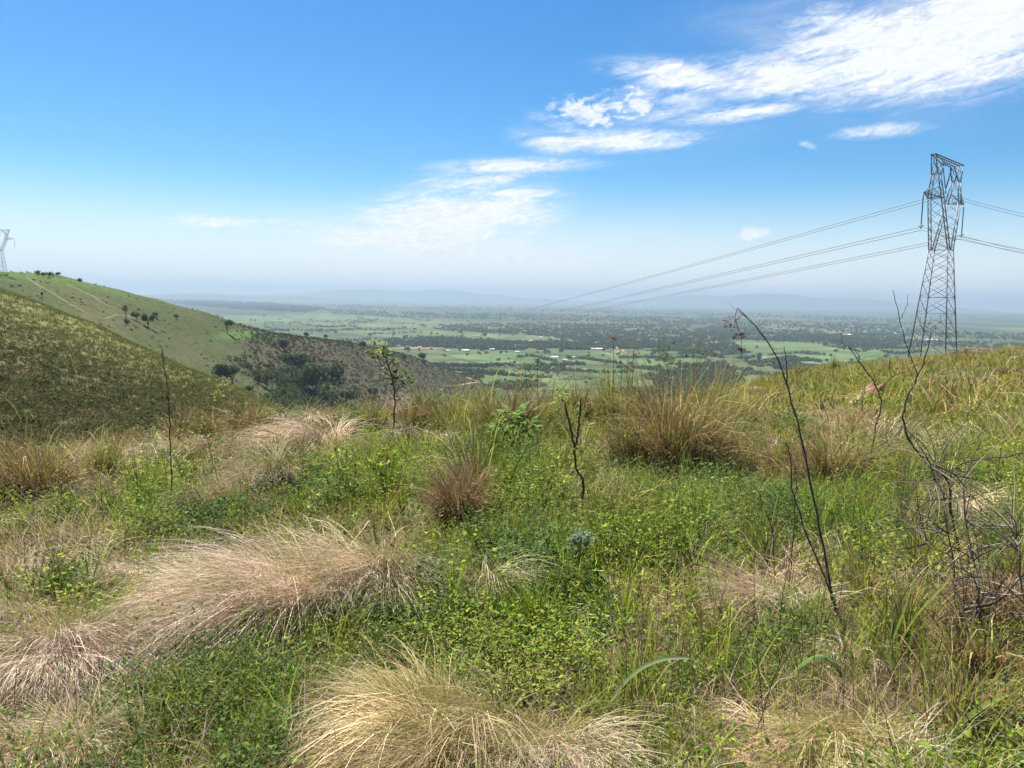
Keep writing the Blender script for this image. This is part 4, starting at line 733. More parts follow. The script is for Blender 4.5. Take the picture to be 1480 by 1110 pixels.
def weeds():
    mb = MB()
    for n, r0, r1, a1, ls, hs, per in [(13000, 1.7, 4.5, 42, (.010, .026), .085, 14), (3000, 1.7, 5, 42, (.018, .04), .20, 20), (12000, 4, 9, 42, (.016, .036), .12, 13), (3500, 4, 10, 42, (.028, .055), .24, 20), (7500, 8.5, 18, 42, (.028, .065), .24, 13), (520, 4.2, 15, 42, (.024, .048), .42, 80), (260, 2.2, 5, 42, (.014, .03), .24, 60), (2600, 17, 80, 44, (.08, .17), .35, 9)]:
        P, r = scatter(n, r0, r1, -42 if r1 < 20 else 6, a1, 1.0); px, py = project(P); g = EL(px, py, GREENZ); s = EL(px, py, STRAWZ); q = fbm(P[:, 0]*.8+3, P[:, 1]*.8, 191)
        keep = rng.random(len(P)) < np.clip(.25+.8*g+(q-.5)*2.4-.5*s*(1-g), .02, 1)*(1-foot(px, py)); P = P[keep]; n_ = len(P); k = np.repeat(np.arange(n_), per); N = len(k); a = rng.uniform(0, 6.3, N); sp = rng.uniform(0, 1, N)**.7*hs*.9
        Q = P[k]+np.stack([np.cos(a)*sp, np.sin(a)*sp, rng.uniform(.1, 1, N)*hs*(.4+rng.random(n_)[k])], -1)
        sp = rng.choice(5, n_, p=[.3, .22, .2, .18, .1]); scol = np.array([(.115, .18, .016), (.18, .24, .022), (.055, .095, .014), (.23, .235, .032), (.12, .15, .05)])
        pc = (scol[sp]*np.exp(rng.normal(0, .25, (n_, 1)))*np.exp(rng.normal(0, .08, (n_, 3))))[k]*np.exp(rng.normal(0, .16, (N, 1))); sz = rng.uniform(*ls, N)*(np.array([.8, .6, 1.1, 1.0, .75])[sp]*rng.uniform(.6, 1.25, n_))[k]; asp = np.array([.55, .8, .42, .2, .5])[sp][k]
        dead = rng.random(N) < .05; pc[dead] = (.26, .19, .09)
        leaves(mb, Q, a+rng.normal(0, .6, N), rng.uniform(-.35, .75, N), sz*np.where(asp < .3, 1.7, 1), sz*asp*rng.uniform(.75, 1.3, N), pc)
        st = P[k][::2]; blades(mb, st, a[::2], np.linalg.norm(Q[::2]-st, axis=1), .0025*(1 if r1 < 10 else 3), .05, .5, pc[::2]*.9, pc[::2], 2)
    for n, r0, r1, ls, hs, per in [(5200, 1.8, 5, (.011, .030), .22, 44), (5200, 4.5, 9, (.017, .042), .32, 46), (4200, 8.5, 17, (.028, .062), .44, 40)]:      # bushy herbs in patches
        P, r = scatter(n, r0, r1); px, py = project(P); g = EL(px, py, GREENZ); s_ = EL(px, py, STRAWZ); keep = (fbm(P[:, 0]*1.3, P[:, 1]*1.3, 207)+.10*g-.12*s_+rng.normal(0, .03, len(P)) > .60) & (rng.random(len(P)) > foot(px, py)); P = P[keep]; n_ = len(P); k = np.repeat(np.arange(n_), per); N = len(k); a = rng.uniform(0, 6.3, N); hh = (hs*np.minimum(rng.lognormal(-.25, .5, n_), 1.5))[k]; sp = rng.uniform(0, 1, N)**.6*hh*.6
        Q = P[k]+np.stack([np.cos(a)*sp, np.sin(a)*sp, rng.uniform(.12, 1, N)*hh], -1); sz = rng.uniform(*ls, N)*rng.uniform(.7, 1.3, n_)[k]; asp = rng.uniform(.25, .7, n_)[k]
        leaves(mb, Q, a+rng.normal(0, .7, N), rng.uniform(-.5, .7, N), sz, sz*asp, mixc(pick([(.05, .09, .014), (.075, .125, .018), (.04, .07, .016), (.09, .10, .028)], [3, 3, 2, 1], n_, .25), pick([(.15, .215, .02), (.215, .25, .028), (.25, .25, .04), (.11, .18, .02)], [3, 3, 1.5, 2], n_, .2), np.clip((fbm(P[:, 0]*1.1+31, P[:, 1]*1.1, 209)-.5)*6+.5, 0, 1))[k]*np.exp(rng.normal(0, .2, (N, 1))))
        kk = np.arange(0, N, 3); blades(mb, P[k][kk], a[kk], np.linalg.norm(Q[kk]-P[k][kk], axis=1), .003*(1 if r1 < 10 else 2), .1, .5, (.07, .08, .03), (.09, .13, .03), 2)
    for n, r0, r1, ls, hs, per in [(5200, 2.2, 6, (.014, .034), .20, 26), (5200, 5, 13, (.022, .05), .30, 30)]:      # dark broad-leaved patches
        P, r = scatter(n, r0, r1); px, py = project(P); d = EL(px, py, DARKZ); keep = rng.random(len(P)) < np.clip(d*1.1+.012, 0, 1)*(1-.7*foot(px, py)); P = P[keep]; n_ = len(P); k = np.repeat(np.arange(n_), per); N = len(k); a = rng.uniform(0, 6.3, N); sp = rng.uniform(0, 1, N)**.6*hs*.7
        Q = P[k]+np.stack([np.cos(a)*sp, np.sin(a)*sp, (rng.uniform(.15, 1, N)*rng.uniform(.5, 1.2, n_)[k])*hs], -1); sz = rng.uniform(*ls, N)
        leaves(mb, Q, a+rng.normal(0, .7, N), rng.uniform(-.5, .6, N), sz, sz*rng.uniform(.35, .65, N), pick([(.04, .085, .018), (.055, .115, .022), (.085, .16, .03), (.03, .065, .016)], [3, 3, 1.6, 2], n_, .2)[k]*np.exp(rng.normal(0, .2, (N, 1))))
    tag(mb.build('weeds', M_GREEN), kind='stuff')
def litter():
    mb = MB()
    for n, r0, r1, w in [(26000, 1.7, 5, .004), (26000, 4.5, 14, .008)]:
        P, r = scatter(n, r0, r1); N = len(P); P[:, 2] += rng.uniform(.004, .03, N); c = pick([(.24, .18, .11), (.14, .095, .06), (.34, .28, .18), (.09, .068, .045)], [2, 3, 1.4, 3], N)
        blades(mb, P, rng.uniform(0, 6.3, N), rng.uniform(.04, .2, N), rng.uniform(.4, 1.4, N)*w, rng.uniform(1.2, 1.55, N), rng.uniform(1.4, 1.75, N), c, c, 2)
    tag(mb.build('leaf_litter', M_STRAW), kind='stuff')
def stalks():
    """thin dead upright stalks"""
    mb = MB()
    for n, r0, r1, a0, L0, L1, w in [(300, 2.6, 6, -42, .2, .55, .003), (520, 5, 17, -42, .3, .8, .005), (700, 3.0, 8, 8, .3, .8, .0035)]:
        P, r = scatter(n, r0, r1, a0); N = len(P); c = pick([(.10, .075, .05), (.06, .045, .035), (.24, .18, .11), (.16, .09, .05)], [3, 2, 2, 1.5], N)
        blades(mb, P, rng.uniform(0, 6.3, N), rng.uniform(L0, L1, N), w*rng.uniform(.6, 1.3, N), rng.uniform(0, .35, N), rng.uniform(.1, .8, N), c, c, 5, wob=.08, taper=4)
    tag(mb.build('dead_stalks', M_STRAW), kind='stuff')
green_grass(); dry_grass(); weeds(); litter(); stalks()

def tussock(px, by, w, h, kind, bias, n, label, cols=None, name='grass_tussock', cat='grass tussock', depthx=.8):
    """one clump of grass rooted where its base shows in the picture"""
    global rng; rng = np.random.default_rng(zlib.crc32(label.encode()))      # each clump keeps its own shape
    p = ground(px, by); m = float(depth(p))/F; W, Hh = w*m, h*m*((1.15 if by > 660 else 1.0) if kind in ('cane', 'olive') else 1.35 if h < 85 and kind in ('hair', 'straw') and by < 900 else 1); mb = MB(); q = rng.random(n)**.6; a = rng.uniform(0, 6.283, n)
    hair = kind in ('hair', 'straw'); rr = .5*W*(.80 if hair else .5); X = rr*q*np.cos(a); Y = rr*depthx*q*np.sin(a)+ (rr*depthx*.6 if hair else 0)
    bx, by_ = bias; wpx = m*1.45                # a render pixel at that distance
    if hair:      # wisps: every wisp of strands has its own root, direction, length and tint, and draws together towards its tip
        K = max(30, int(n/90)); kq = rng.random(K)**.55; ka = rng.uniform(0, 6.283, K); kx, ky = rr*.82*kq*np.cos(ka), rr*.82*depthx*kq*np.sin(ka)
        kaz = np.arctan2(np.sin(ka)*kq*.40+by_*1.15+rng.normal(0, .40, K), np.cos(ka)*kq*.40+bx*1.15+rng.normal(0, .40, K)); kL = Hh*(1.25-.55*kq**2)*np.clip(rng.lognormal(0, .28, K), .45, 1.4); k0 = rng.uniform(.25, 1.05, K); k1 = rng.uniform(1.4, 2.8, K)
        pal = cols or (PNK if kind == 'hair' else STR); kc = pick(pal, [3, 2, 2, 1.2][:len(pal)], K, .28); green = rng.random(K) < .09; kc[green] = pick(OLG, [1, 1, 1, 1], K, .1)[green]
        i = rng.integers(0, K, n); s0 = rr*.13; gx, gy = kx[i]+rng.normal(0, s0, n), ky[i]+rng.normal(0, s0, n)+rr*depthx*.45
        G = np.stack([gx, gy, Hm(p[0]+gx, p[1]+gy)-p[2]-.01], -1); c = kc[i]*np.exp(rng.normal(0, .13, (n, 1))); c0 = mixc(c, (.17, .14, .06), rng.uniform(.1, .5, n))
        az = kaz[i]+rng.normal(0, .16, n)-1.25*((gx-kx[i])*-np.sin(kaz[i])+(gy-rr*depthx*.45-ky[i])*np.cos(kaz[i]))/max(s0, 1e-4)*.35
        tips = blades(mb, G, az, kL[i]*rng.uniform(.7, 1.15, n), np.maximum(.0022, wpx*.42)*rng.lognormal(-.1, .35, n), np.clip(k0[i]+rng.normal(0, .10, n), 0, 1.2), k1[i]+rng.normal(0, .16, n), c0, c, 6, wob=.045, taper=3, k=1.1)
        if kind == 'hair':      # soft pale seed heads along the last part of many strands
            j = rng.choice(n, n//3, replace=False); j3 = np.repeat(j, 3); tp = tips[j3]+rng.normal(0, .012, (len(j3), 3)); blades(mb, tp, az[j3]+rng.normal(0, .5, len(j3)), rng.uniform(.015, .045, len(j3)), np.maximum(.002, wpx*.35), rng.uniform(1., 2.2, len(j3)), rng.uniform(1.6, 2.9, len(j3)), np.minimum(c[j3]*1.12, .75), np.minimum(c[j3]*1.22, .8), 2)
        k = max(20, n//16); i = rng.integers(0, n, k); blades(mb, G[i], az[i]+rng.normal(0, .8, k), Hh*rng.uniform(.6, 1.35, k), np.maximum(.003, wpx*.5), rng.uniform(.0, .5, k), rng.uniform(.6, 1.7, k), np.array((.17, .20, .045)), np.array((.40, .36, .13)), 5, wob=.05)
        k = n//5; aa = rng.uniform(0, 6.283, k); qq = rng.uniform(.3, 1.25, k)*rr; gx, gy = qq*np.cos(aa), qq*depthx*np.sin(aa)+rr*depthx*.3; G2 = np.stack([gx, gy, Hm(p[0]+gx, p[1]+gy)-p[2]], -1); cc = pick(list(pal)+BRN[:2], [1]*(len(pal)+2), k, .25)
        blades(mb, G2, rng.uniform(0, 6.283, k), Hh*rng.uniform(.2, .6, k), np.maximum(.0022, wpx*.42), rng.uniform(.1, 1.1, k), rng.uniform(.8, 2.2, k), cc*.85, cc, 4, wob=.1)
    if not hair:
        G = np.stack([X, Y, Hm(p[0]+X, p[1]+Y)-p[2]-.01], -1); K = max(5, n//45); ki = rng.integers(0, K, n); kc = rng.integers(0, n, K); G[:, :2] = G[kc[ki], :2]+rng.normal(0, rr*.15, (n, 2)); G[:, 2] = Hm(p[0]+G[:, 0], p[1]+G[:, 1])-p[2]-.01
        kb = rng.normal(0, .55, (K, 2)); kl = np.clip(rng.lognormal(-.1, .3, K), .45, 1.25)[ki]; ox, oy = np.cos(a[kc[ki]])*q*.6+bx+kb[ki, 0]+rng.normal(0, .4, n), np.sin(a[kc[ki]])*q*.6+by_+kb[ki, 1]+rng.normal(0, .4, n); az = np.arctan2(oy, ox)
        L = Hh*np.minimum(rng.lognormal(-.2, .28, n), 1.25)*kl; kt = np.exp(rng.normal(0, .3, (K, 1)))[ki]; green = np.zeros(n)
        if kind == 'cane': c = pick(BRN+STR[:2]+OLG[:2]+GRN[2:], [3, 3.4, 2.4, 1.6, 1.2, 1.2, 2.4, 2.4, 1.4, 1.4], n, .34); tip = mixc(c, (.36, .26, .13), rng.uniform(0, .8, n))
        elif kind == 'lush': c = pick(GRN, [3, 3, 1, 1], n, .15); tip = mixc(c, (.16, .22, .05), rng.uniform(0, .6, n))
        elif kind == 'olive': c = pick(OLG+GRN[:2]+BRN[2:], [3, 2, 2, 1.5, 1.5, 1.5, 1, 1], n, .18); tip = mixc(c, (.34, .28, .12), rng.uniform(0, .8, n))
        else: c = pick(BRN, [2, 3, 2, 1], n, .2); tip = mixc(c, (.30, .2, .12), rng.uniform(0, .7, n))
        c = c*kt
        if cols: c = pick(cols, [1]*len(cols), n, .2); tip = mixc(c, (.36, .27, .14), rng.uniform(0, .6, n))
        bw = np.maximum({'cane': .010, 'lush': .010, 'olive': .009}.get(kind, .005), wpx*.7)*rng.lognormal(-.15, .4, n)
        t1 = {'cane': (.2, 2.7), 'lush': (.25, 1.5), 'olive': (.2, 1.8)}.get(kind, (.6, 2.6)); blades(mb, G, az, L, bw, np.abs(rng.normal(0, .3, n)), rng.uniform(*t1, n), c, tip, 6, wob=.05, k=2.0)
        if kind in ('cane', 'dead'):      # fallen dead straw wrapped round the foot
            k = n//2; a2 = rng.uniform(0, 6.283, k); R2 = rr*rng.uniform(.5, 1.15, k); G2 = np.stack([R2*np.cos(a2), R2*depthx*np.sin(a2), rng.uniform(0, .35, k)*Hh], -1); G2[:, 2] += Hm(p[0]+G2[:, 0], p[1]+G2[:, 1])-p[2]
            blades(mb, G2, a2+rng.normal(0, .8, k), Hh*rng.uniform(.3, .6, k), np.maximum(.004, wpx*.5), rng.uniform(.2, 1.2, k), rng.uniform(1.6, 2.8, k), pick(BRN, [2, 3, 2, 1], k), pick(BRN, [1, 2, 2, 2], k), 4, wob=.06)
    o = mb.build(name, M_GREEN if kind in ('lush', 'olive') else M_STRAW); o.location = p; return tag(o, label, cat)
for t in T:
    pal = None
    if 'straw' == t[4]: pal = YEL if t[2] > 200 else PALE
    if 'low pinkish' in t[7] or 'dark-footed' in t[7]: pal = DPK
    elif 'pale' in t[7] and t[4] == 'hair': pal = PALE+[]
    tussock(*t, cols=pal)
# tussocks dotted over the grassy slope under the pylon
SL = [(1240, 578, 40, 16, PALE, 'pale dry tuft just below the red earth hump'), (1345, 560, 34, 26, PALE, 'whitish tuft high on the slope in line with the pylon'), (1430, 600, 70, 24, DPK, 'reddish dark tussock spread on the slope'), (1295, 605, 60, 18, DPK, 'grey brown tussock in the middle of the slope'), (1080, 570, 22, 14, DPK, 'dark little tussock on the skyline end of the slope'), (1130, 575, 34, 16, DPK, 'second dark tussock from the skyline end of the slope'),
      (1400, 515, 44, 16, DPK, 'dark tussock breaking the crest beside the pylon'), (1215, 555, 36, 12, BRN, 'brown tuft on the slope behind the red earth hump'), (1380, 640, 90, 24, DPK, 'wide greyish tussock low on the slope'), (1200, 620, 60, 18, PALE, 'pale tussock low on the slope near the bare fork'), (1460, 545, 50, 18, BRN, 'brown tussock at the picture edge on the slope'), (1340, 530, 40, 12, BRN, 'brown tussock on the crest at the pylon foot'), (1090, 610, 60, 20, PALE, 'light tussock at the lower end of the slope')]
for x, y, w, h, lab in [(1100, 556, 34, 16, 'olive grass tuft on the lowest end of the slope skyline'), (1150, 546, 40, 17, 'olive grass tuft on the slope skyline near the bent dark stem'), (1205, 537, 44, 18, 'olive grass tuft on the slope skyline near the bare fork'), (1262, 524, 40, 17, 'olive grass tuft on the slope skyline above the red earth hump'), (1300, 515, 36, 18, 'olive grass tuft on the crest beside the pylon legs'), (1375, 505, 46, 18, 'olive grass tuft on the crest just past the pylon legs'), (1422, 500, 44, 17, 'olive grass tuft on the crest beyond the dark crest tussock'), (1462, 498, 40, 19, 'olive grass tuft on the crest at the picture edge')]: tussock(x, y, w, h, 'olive' if x % 4 else 'cane', (0, 0), 170, lab)
for x, y, w, h, cols, lab in SL: tussock(x, y, w, h, 'hair', (0, -.4), 420, lab, cols=cols)
# ------------------------------------------------------------------ saplings, bare stems, shrubs
DARK, GREYB, PALEB, BRB = (.085, .066, .052), (.16, .135, .11), (.30, .25, .19), (.08, .05, .035)
def plant_at(x, y):
    p = ground(x, y); return p, float(depth(p))/F
def lift(p, m, base, pts, back=0.):
    """picture offsets from the base (x right, y up in pixels, optional metres back) to metres"""
    bx, by = base; out = []; az = math.atan2(p[0], p[1]); rx, ry = math.cos(az), -math.sin(az); fx, fy = math.sin(az), math.cos(az)
    for q in pts:
        b = q[2] if len(q) > 2 else 0.; k = 1.0; dx, dz = (q[0]-bx)*m*k+(0), (by-q[1])*m*1.04
        dx += -(by-q[1])*m*math.tan(rad((bx-740)/F*6.3+1.0))*0.9
        out.append((dx*rx+(b+back)*fx, dx*ry+(b+back)*fy, dz))
    return out
def stem_plant(name, cat, base, stems, label, col=DARK, clusters=(), leafcol=GRN, r=3.0, group=None):
    """stems: list of (polyline in pixels, start radius px, end radius px); clusters: (x, y, spread px, leaf count, leaf px, back)"""
    p, m = plant_at(*base); e = empty(name, p, label, cat, group)
    for i, (pts, r0, r1) in enumerate(stems):
        mb = MB(); P = smooth_line(lift(p, m, base, pts), 5)
        if i == 0: P[0][2] -= .05
        P[1:-1] += rng.normal(0, m*.7, P[1:-1].shape); tube(mb, P, max(r0*m*.25, .0014), max(r1*m*.25, .0009), col, 6, .12); mb.build('stem' if i == 0 else 'branch', M_BARK, e)
    if cat == 'bare stem' and stems[0][1] >= 3.4:      # side twigs
        mb = MB(); P = smooth_line(lift(p, m, base, stems[0][0]), 5)
        for i in range(12):
            a = P[random.randrange(len(P)//5, len(P))]; L = random.uniform(10, 46)*m; d = np.array([random.gauss(0, .6), random.gauss(0, .6), random.uniform(.1, .9)]); d /= np.linalg.norm(d); d2 = d+np.array([random.gauss(0, .5), random.gauss(0, .5), random.gauss(.1, .4)])
            tube(mb, smooth_line([a, a+d*L*.5, a+d*L*.5+d2*L*.4], 3), max(1.3*m*.3, .0009), .0006, col, 5, .1)
        mb.build('twig', M_BARK, e)
    if clusters:
        mb = MB()
        for (x, y, s, n, lp, bk) in clusters:
            c = np.array(lift(p, m, base, [(x, y, bk)])[0]); P = c+rng.normal(0, 1, (n, 3))*s*m*.42*np.array([1, 1, .8]); a = np.arctan2(P[:, 1]-c[1], P[:, 0]-c[0])+rng.normal(0, .5, n)
            sz = lp*m*rng.uniform(.6, 1.3, n); leaves(mb, P, a, rng.uniform(-.7, .6, n), sz, sz*rng.uniform(.32, .5, n), pick(leafcol, [1]*len(leafcol), n, .2))
        mb.build('foliage', M_GREEN, e)
    return e
YG = [(.16, .20, .03), (.20, .21, .035), (.10, .15, .03)]; SILV = [(.12, .18, .11), (.09, .145, .08), (.16, .21, .14)]; REDL = [(.09, .04, .03), (.13, .06, .04), (.06, .035, .025)]
stem_plant('sapling', 'sapling', (570, 652), [([(570, 652), (569, 610), (571, 575), (566, 548), (558, 520)], 7, 3), ([(571, 572), (578, 560), (584, 548)], 3, 2), ([(565, 545), (563, 530), (570, 522)], 2.5, 1.5)], 'young sapling with yellow tipped leaf clusters against the shrubby hill', DARK,
           [(553, 512, 18, 46, 12, 0), (566, 530, 12, 22, 10, .02), (576, 548, 16, 34, 11, 0), (585, 558, 12, 20, 11, -.03), (566, 545, 10, 14, 10, .03), (545, 506, 8, 14, 10, 0)], YG+[(.07, .11, .025), (.05, .09, .02)])
stem_plant('bare_stem', 'bare stem', (250, 752), [([(250, 752), (248, 690), (246, 620), (242, 560), (236, 515)], 4.2, 2.2)], 'tall straight leafless stem rising over the near hill', DARK)
stem_plant('sapling', 'sapling', (840, 760), [([(840, 760), (842, 700), (832, 680), (828, 640), (820, 605), (812, 582)], 8, 5), ([(831, 650), (837, 620), (838, 582)], 7, 5), ([(835, 685), (845, 678), (858, 672)], 2, 1.2)], 'withered sapling with a forked crooked trunk and a tuft of green at its tip', BRB,
           [(814, 582, 14, 40, 11, 0), (826, 618, 9, 14, 9, .02), (842, 650, 14, 20, 9, .03), (846, 625, 12, 14, 10, 0), (836, 600, 6, 10, 8, 0)], YG)
stem_plant('shrub', 'shrub', (742, 668), [([(742, 668), (742, 640), (741, 605)], 5, 3), ([(742, 650), (728, 628), (722, 610)], 3, 2), ([(742, 645), (756, 622), (760, 606)], 3, 2), ([(741, 620), (738, 605), (736, 598)], 2, 1.5)], 'compact shrub with large light green leaves in tiers', DARK,
           [(740, 600, 22, 46, 15, 0), (722, 617, 22, 40, 14, .06), (760, 612, 20, 40, 14, -.06), (746, 634, 28, 40, 14, .05), (730, 640, 16, 18, 13, -.1), (736, 618, 22, 30, 14, -.12)], [(.11, .18, .03), (.085, .15, .03), (.13, .2, .04)])
stem_plant('shrub', 'shrub', (832, 862), [([(832, 862), (835, 835), (838, 800), (840, 782)], 6, 4), ([(836, 830), (828, 812), (822, 800)], 2, 1.2)], 'small plant with a silvery green top on a dark stalk', DARK, [(840, 776, 15, 110, 10, 0), (838, 790, 14, 50, 9, 0)], SILV)
stem_plant('shrub', 'shrub', (768, 848), [([(768, 848), (765, 815), (760, 795)], 4, 2), ([(766, 835), (782, 812), (790, 800)], 3, 2), ([(766, 840), (748, 815), (740, 805)], 3, 2)], 'dark leafy bush left of the silvery topped plant', DARK, [(765, 800, 46, 130, 13, 0), (745, 815, 30, 60, 12, .06), (788, 810, 32, 70, 12, -.06), (760, 830, 50, 60, 11, 0)], [(.055, .11, .025), (.07, .13, .03), (.10, .16, .07)])
stem_plant('shrub', 'shrub', (628, 878), [([(628, 878), (630, 850), (628, 825)], 4, 2), ([(630, 860), (642, 838), (648, 825)], 2.5, 1.5)], 'small dark leaved bush at the end of the pale pink tussock', DARK, [(628, 828, 34, 80, 14, 0), (642, 836, 26, 50, 13, .05), (618, 845, 24, 40, 12, 0)], [(.05, .10, .02), (.065, .13, .025)])
stem_plant('bare_stem', 'bare stem', (1222, 918), [([(1222, 918), (1205, 868), (1192, 800), (1176, 720), (1160, 640), (1143, 575), (1128, 535), (1100, 495), (1074, 470)], 8.5, 2.5), ([(1074, 470), (1071, 485), (1078, 510), (1080, 542)], 2.2, 1.4), ([(1143, 572), (1142, 550), (1139, 522)], 4, 2.4), ([(1146, 590), (1155, 582), (1172, 578)], 2, 1.2), ([(1130, 538), (1118, 540), (1095, 545)], 1.6, 1.0), ([(1207, 872), (1176, 800), (1152, 730), (1146, 672), (1140, 655)], 5.5, 3)],
           'tall dark forked stem bent over at the tip with dead hanging leaves', DARK, [(1066, 487, 10, 26, 8, 0), (1060, 496, 7, 14, 8, 0), (1077, 508, 8, 24, 8, 0), (1079, 528, 6, 16, 7, 0)], REDL)
stem_plant('bare_stem', 'bare stem', (1392, 832), [([(1392, 832), (1386, 790), (1376, 745), (1374, 705), (1350, 680), (1325, 655), (1316, 625), (1319, 595), (1334, 562), (1345, 530), (1352, 497)], 9, 3.0), ([(1374, 700), (1386, 680), (1410, 668), (1445, 660), (1480, 645), (1500, 632)], 5, 3), ([(1335, 560), (1322, 520), (1312, 480), (1303, 440)], 3, 1.8), ([(1312, 480), (1320, 465), (1324, 446)], 1.8, 1.1), ([(1343, 555), (1360, 548), (1382, 545)], 2, 1), ([(1352, 497), (1358, 488), (1366, 482)], 1.8, 1.), ([(1350, 505), (1342, 492), (1336, 488)], 1.6, 1.)],
           'sinuous bare dark sapling with a long side branch before the slope', DARK, [(1352, 492, 8, 12, 6, 0)], REDL)
stem_plant('bare_stem', 'bare stem', (1257, 672), [([(1257, 672), (1263, 625), (1272, 590), (1266, 565), (1250, 540), (1228, 510), (1208, 500)], 5, 1.6), ([(1268, 568), (1285, 550), (1300, 540), (1318, 530)], 2.6, 1.2), ([(1250, 540), (1240, 520), (1232, 505)], 1.8, 1.), ([(1285, 550), (1282, 530), (1280, 510)], 1.6, 1.), ([(1266, 565), (1262, 548), (1256, 535)], 1.6, 1.)], 'small bare forked sapling growing in front of the red earth hump', DARK, [(1230, 508, 10, 8, 5, 0), (1278, 512, 8, 8, 5, 0)], REDL)
stem_plant('bare_stem', 'bare stem', (357, 898), [([(357, 898), (360, 870), (364, 850), (361, 825), (357, 808)], 3.5, 1.5), ([(364, 850), (366, 830), (365, 805)], 2.2, 1.2), ([(362, 845), (356, 838), (354, 832)], 2, 1.)], 'little forked twig sticking out of the biggest pinkish mound', DARK)
stem_plant('bare_stem', 'bare stem', (62, 640), [([(62, 640), (58, 615), (60, 590), (66, 570)], 3.0, 1.2), ([(59, 605), (48, 592), (44, 578)], 2, 1), ([(60, 598), (72, 582), (78, 572)], 2, 1), ([(58, 612), (70, 603), (76, 590)], 1.8, 1), ([(60, 590), (52, 575), (54, 565)], 1.6, .9)], 'leafless little bush standing against the near hill', BRB)
stem_plant('bare_stem', 'bare stem', (318, 640), [([(318, 640), (312, 610), (305, 585), (312, 560)], 2.4, 1.), ([(312, 610), (322, 590), (330, 575)], 1.8, 1.), ([(308, 596), (298, 582), (296, 570)], 1.5, .9)], 'sparse brown twiggy bush at the end of the near hill crest', BRB, [(325, 556, 12, 22, 7, 0), (312, 575, 14, 16, 7, 0)], YG)
stem_plant('sapling', 'sapling', (968, 600), [([(968, 600), (970, 575), (966, 545), (962, 512)], 2.4, 1.4), ([(968, 560), (975, 540), (985, 530)], 1.6, 1.)], 'thin sapling with two tiers of leaves behind the tallest rusty clump', BRB, [(962, 508, 15, 34, 7, 0), (966, 527, 18, 30, 7, .1), (958, 524, 12, 18, 7, 0)], [(.06, .10, .03), (.05, .08, .025)])
stem_plant('sapling', 'sapling', (1002, 600), [([(1002, 600), (1002, 570), (1003, 540), (1001, 510)], 2.4, 1.4), ([(1003, 545), (1014, 530), (1020, 516)], 1.6, 1.)], 'thin leafy sapling, the taller one nearer the slope skyline', BRB, [(1001, 507, 16, 34, 7, 0), (1020, 512, 12, 22, 7, 0), (1005, 530, 14, 18, 7, 0)], [(.05, .085, .025), (.045, .07, .022)])
stem_plant('bare_stem', 'bare stem', (902, 640), [([(902, 640), (900, 590), (897, 540), (895, 508)], 2.0, 1.4)], 'thin upright grass stalk with a pale tip above the rim', (.16, .12, .08), [(895, 512, 5, 12, 9, 0)], [(.40, .33, .24), (.3, .22, .15)])
stem_plant('bare_stem', 'bare stem', (886, 640), [([(886, 640), (886, 590), (886, 530), (886, 495)], 2.0, 1.3)], 'thin dark stalk with a rusty tip above the rim', BRB, [(886, 496, 4, 12, 9, 0)], REDL)
stem_plant('bare_stem', 'bare stem', (910, 640), [([(910, 640), (908, 590), (905, 545)], 1.8, 1.2)], 'short thin dark stalk beside the two tipped stalks on the rim', DARK)
stem_plant('bare_stem', 'bare stem', (762, 660), [([(762, 660), (762, 610), (760, 560), (758, 530)], 2.2, 1.3), ([(760, 565), (768, 550), (774, 538)], 1.5, 1.), ([(761, 580), (752, 565), (748, 555)], 1.5, 1.)], 'slim dark stem with a few leaves just right of the compact shrub', DARK, [(760, 534, 16, 20, 7, 0), (748, 552, 10, 10, 7, 0)], [(.06, .10, .03), (.09, .13, .03)])
stem_plant('bare_stem', 'bare stem', (776, 660), [([(776, 660), (777, 600), (776, 545), (778, 520)], 2.4, 1.3), ([(776, 560), (784, 548), (790, 534)], 1.5, 1.), ([(777, 575), (768, 562), (764, 550)], 1.4, 1.)], 'slim dark twig-topped stem, taller than its neighbour by the compact shrub', DARK)
stem_plant('bare_stem', 'bare stem', (1118, 870), [([(1118, 870), (1119, 820), (1116, 770), (1104, 740), (1096, 715)], 4.5, 2), ([(1116, 775), (1122, 745), (1124, 720)], 2.4, 1.4)], 'leafless stem with two thin tips standing left of the dark forked stems', DARK)
stem_plant('bare_stem', 'bare stem', (1138, 868), [([(1138, 868), (1144, 800), (1148, 730), (1150, 690)], 4, 2), ([(1146, 760), (1138, 742), (1130, 730)], 2, 1.2)], 'straight thin leafless stem between its twin-tipped neighbour and the forked stems', DARK)
stem_plant('sapling', 'sapling', (490, 735), [([(490, 735), (492, 700), (488, 660), (492, 640)], 3.4, 1.6), ([(491, 705), (498, 680), (502, 660)], 2, 1.2)], 'spindly green plant left of the bright green blades', DARK, [(490, 650, 18, 30, 11, 0), (500, 665, 16, 24, 11, 0), (486, 680, 16, 20, 10, .05)], GRN)
stem_plant('sapling', 'sapling', (556, 738), [([(556, 738), (557, 700), (560, 655)], 3.6, 1.8), ([(557, 710), (548, 680), (544, 665)], 2, 1.2)], 'dark stemmed seedling standing among the bright green blades', DARK, [(560, 660, 16, 24, 12, 0), (545, 672, 14, 16, 12, 0)], GRN)
stem_plant('shrub', 'shrub', (500, 925), [([(500, 925), (500, 905), (496, 890)], 4, 2), ([(500, 915), (520, 898), (528, 890)], 2.5, 1.5)], 'shaded leafy bush under the front of the biggest pinkish mound', DARK, [(490, 893, 50, 110, 13, 0), (525, 895, 44, 90, 13, 0), (460, 905, 44, 70, 12, 0)], [(.055, .11, .025), (.08, .14, .03)])
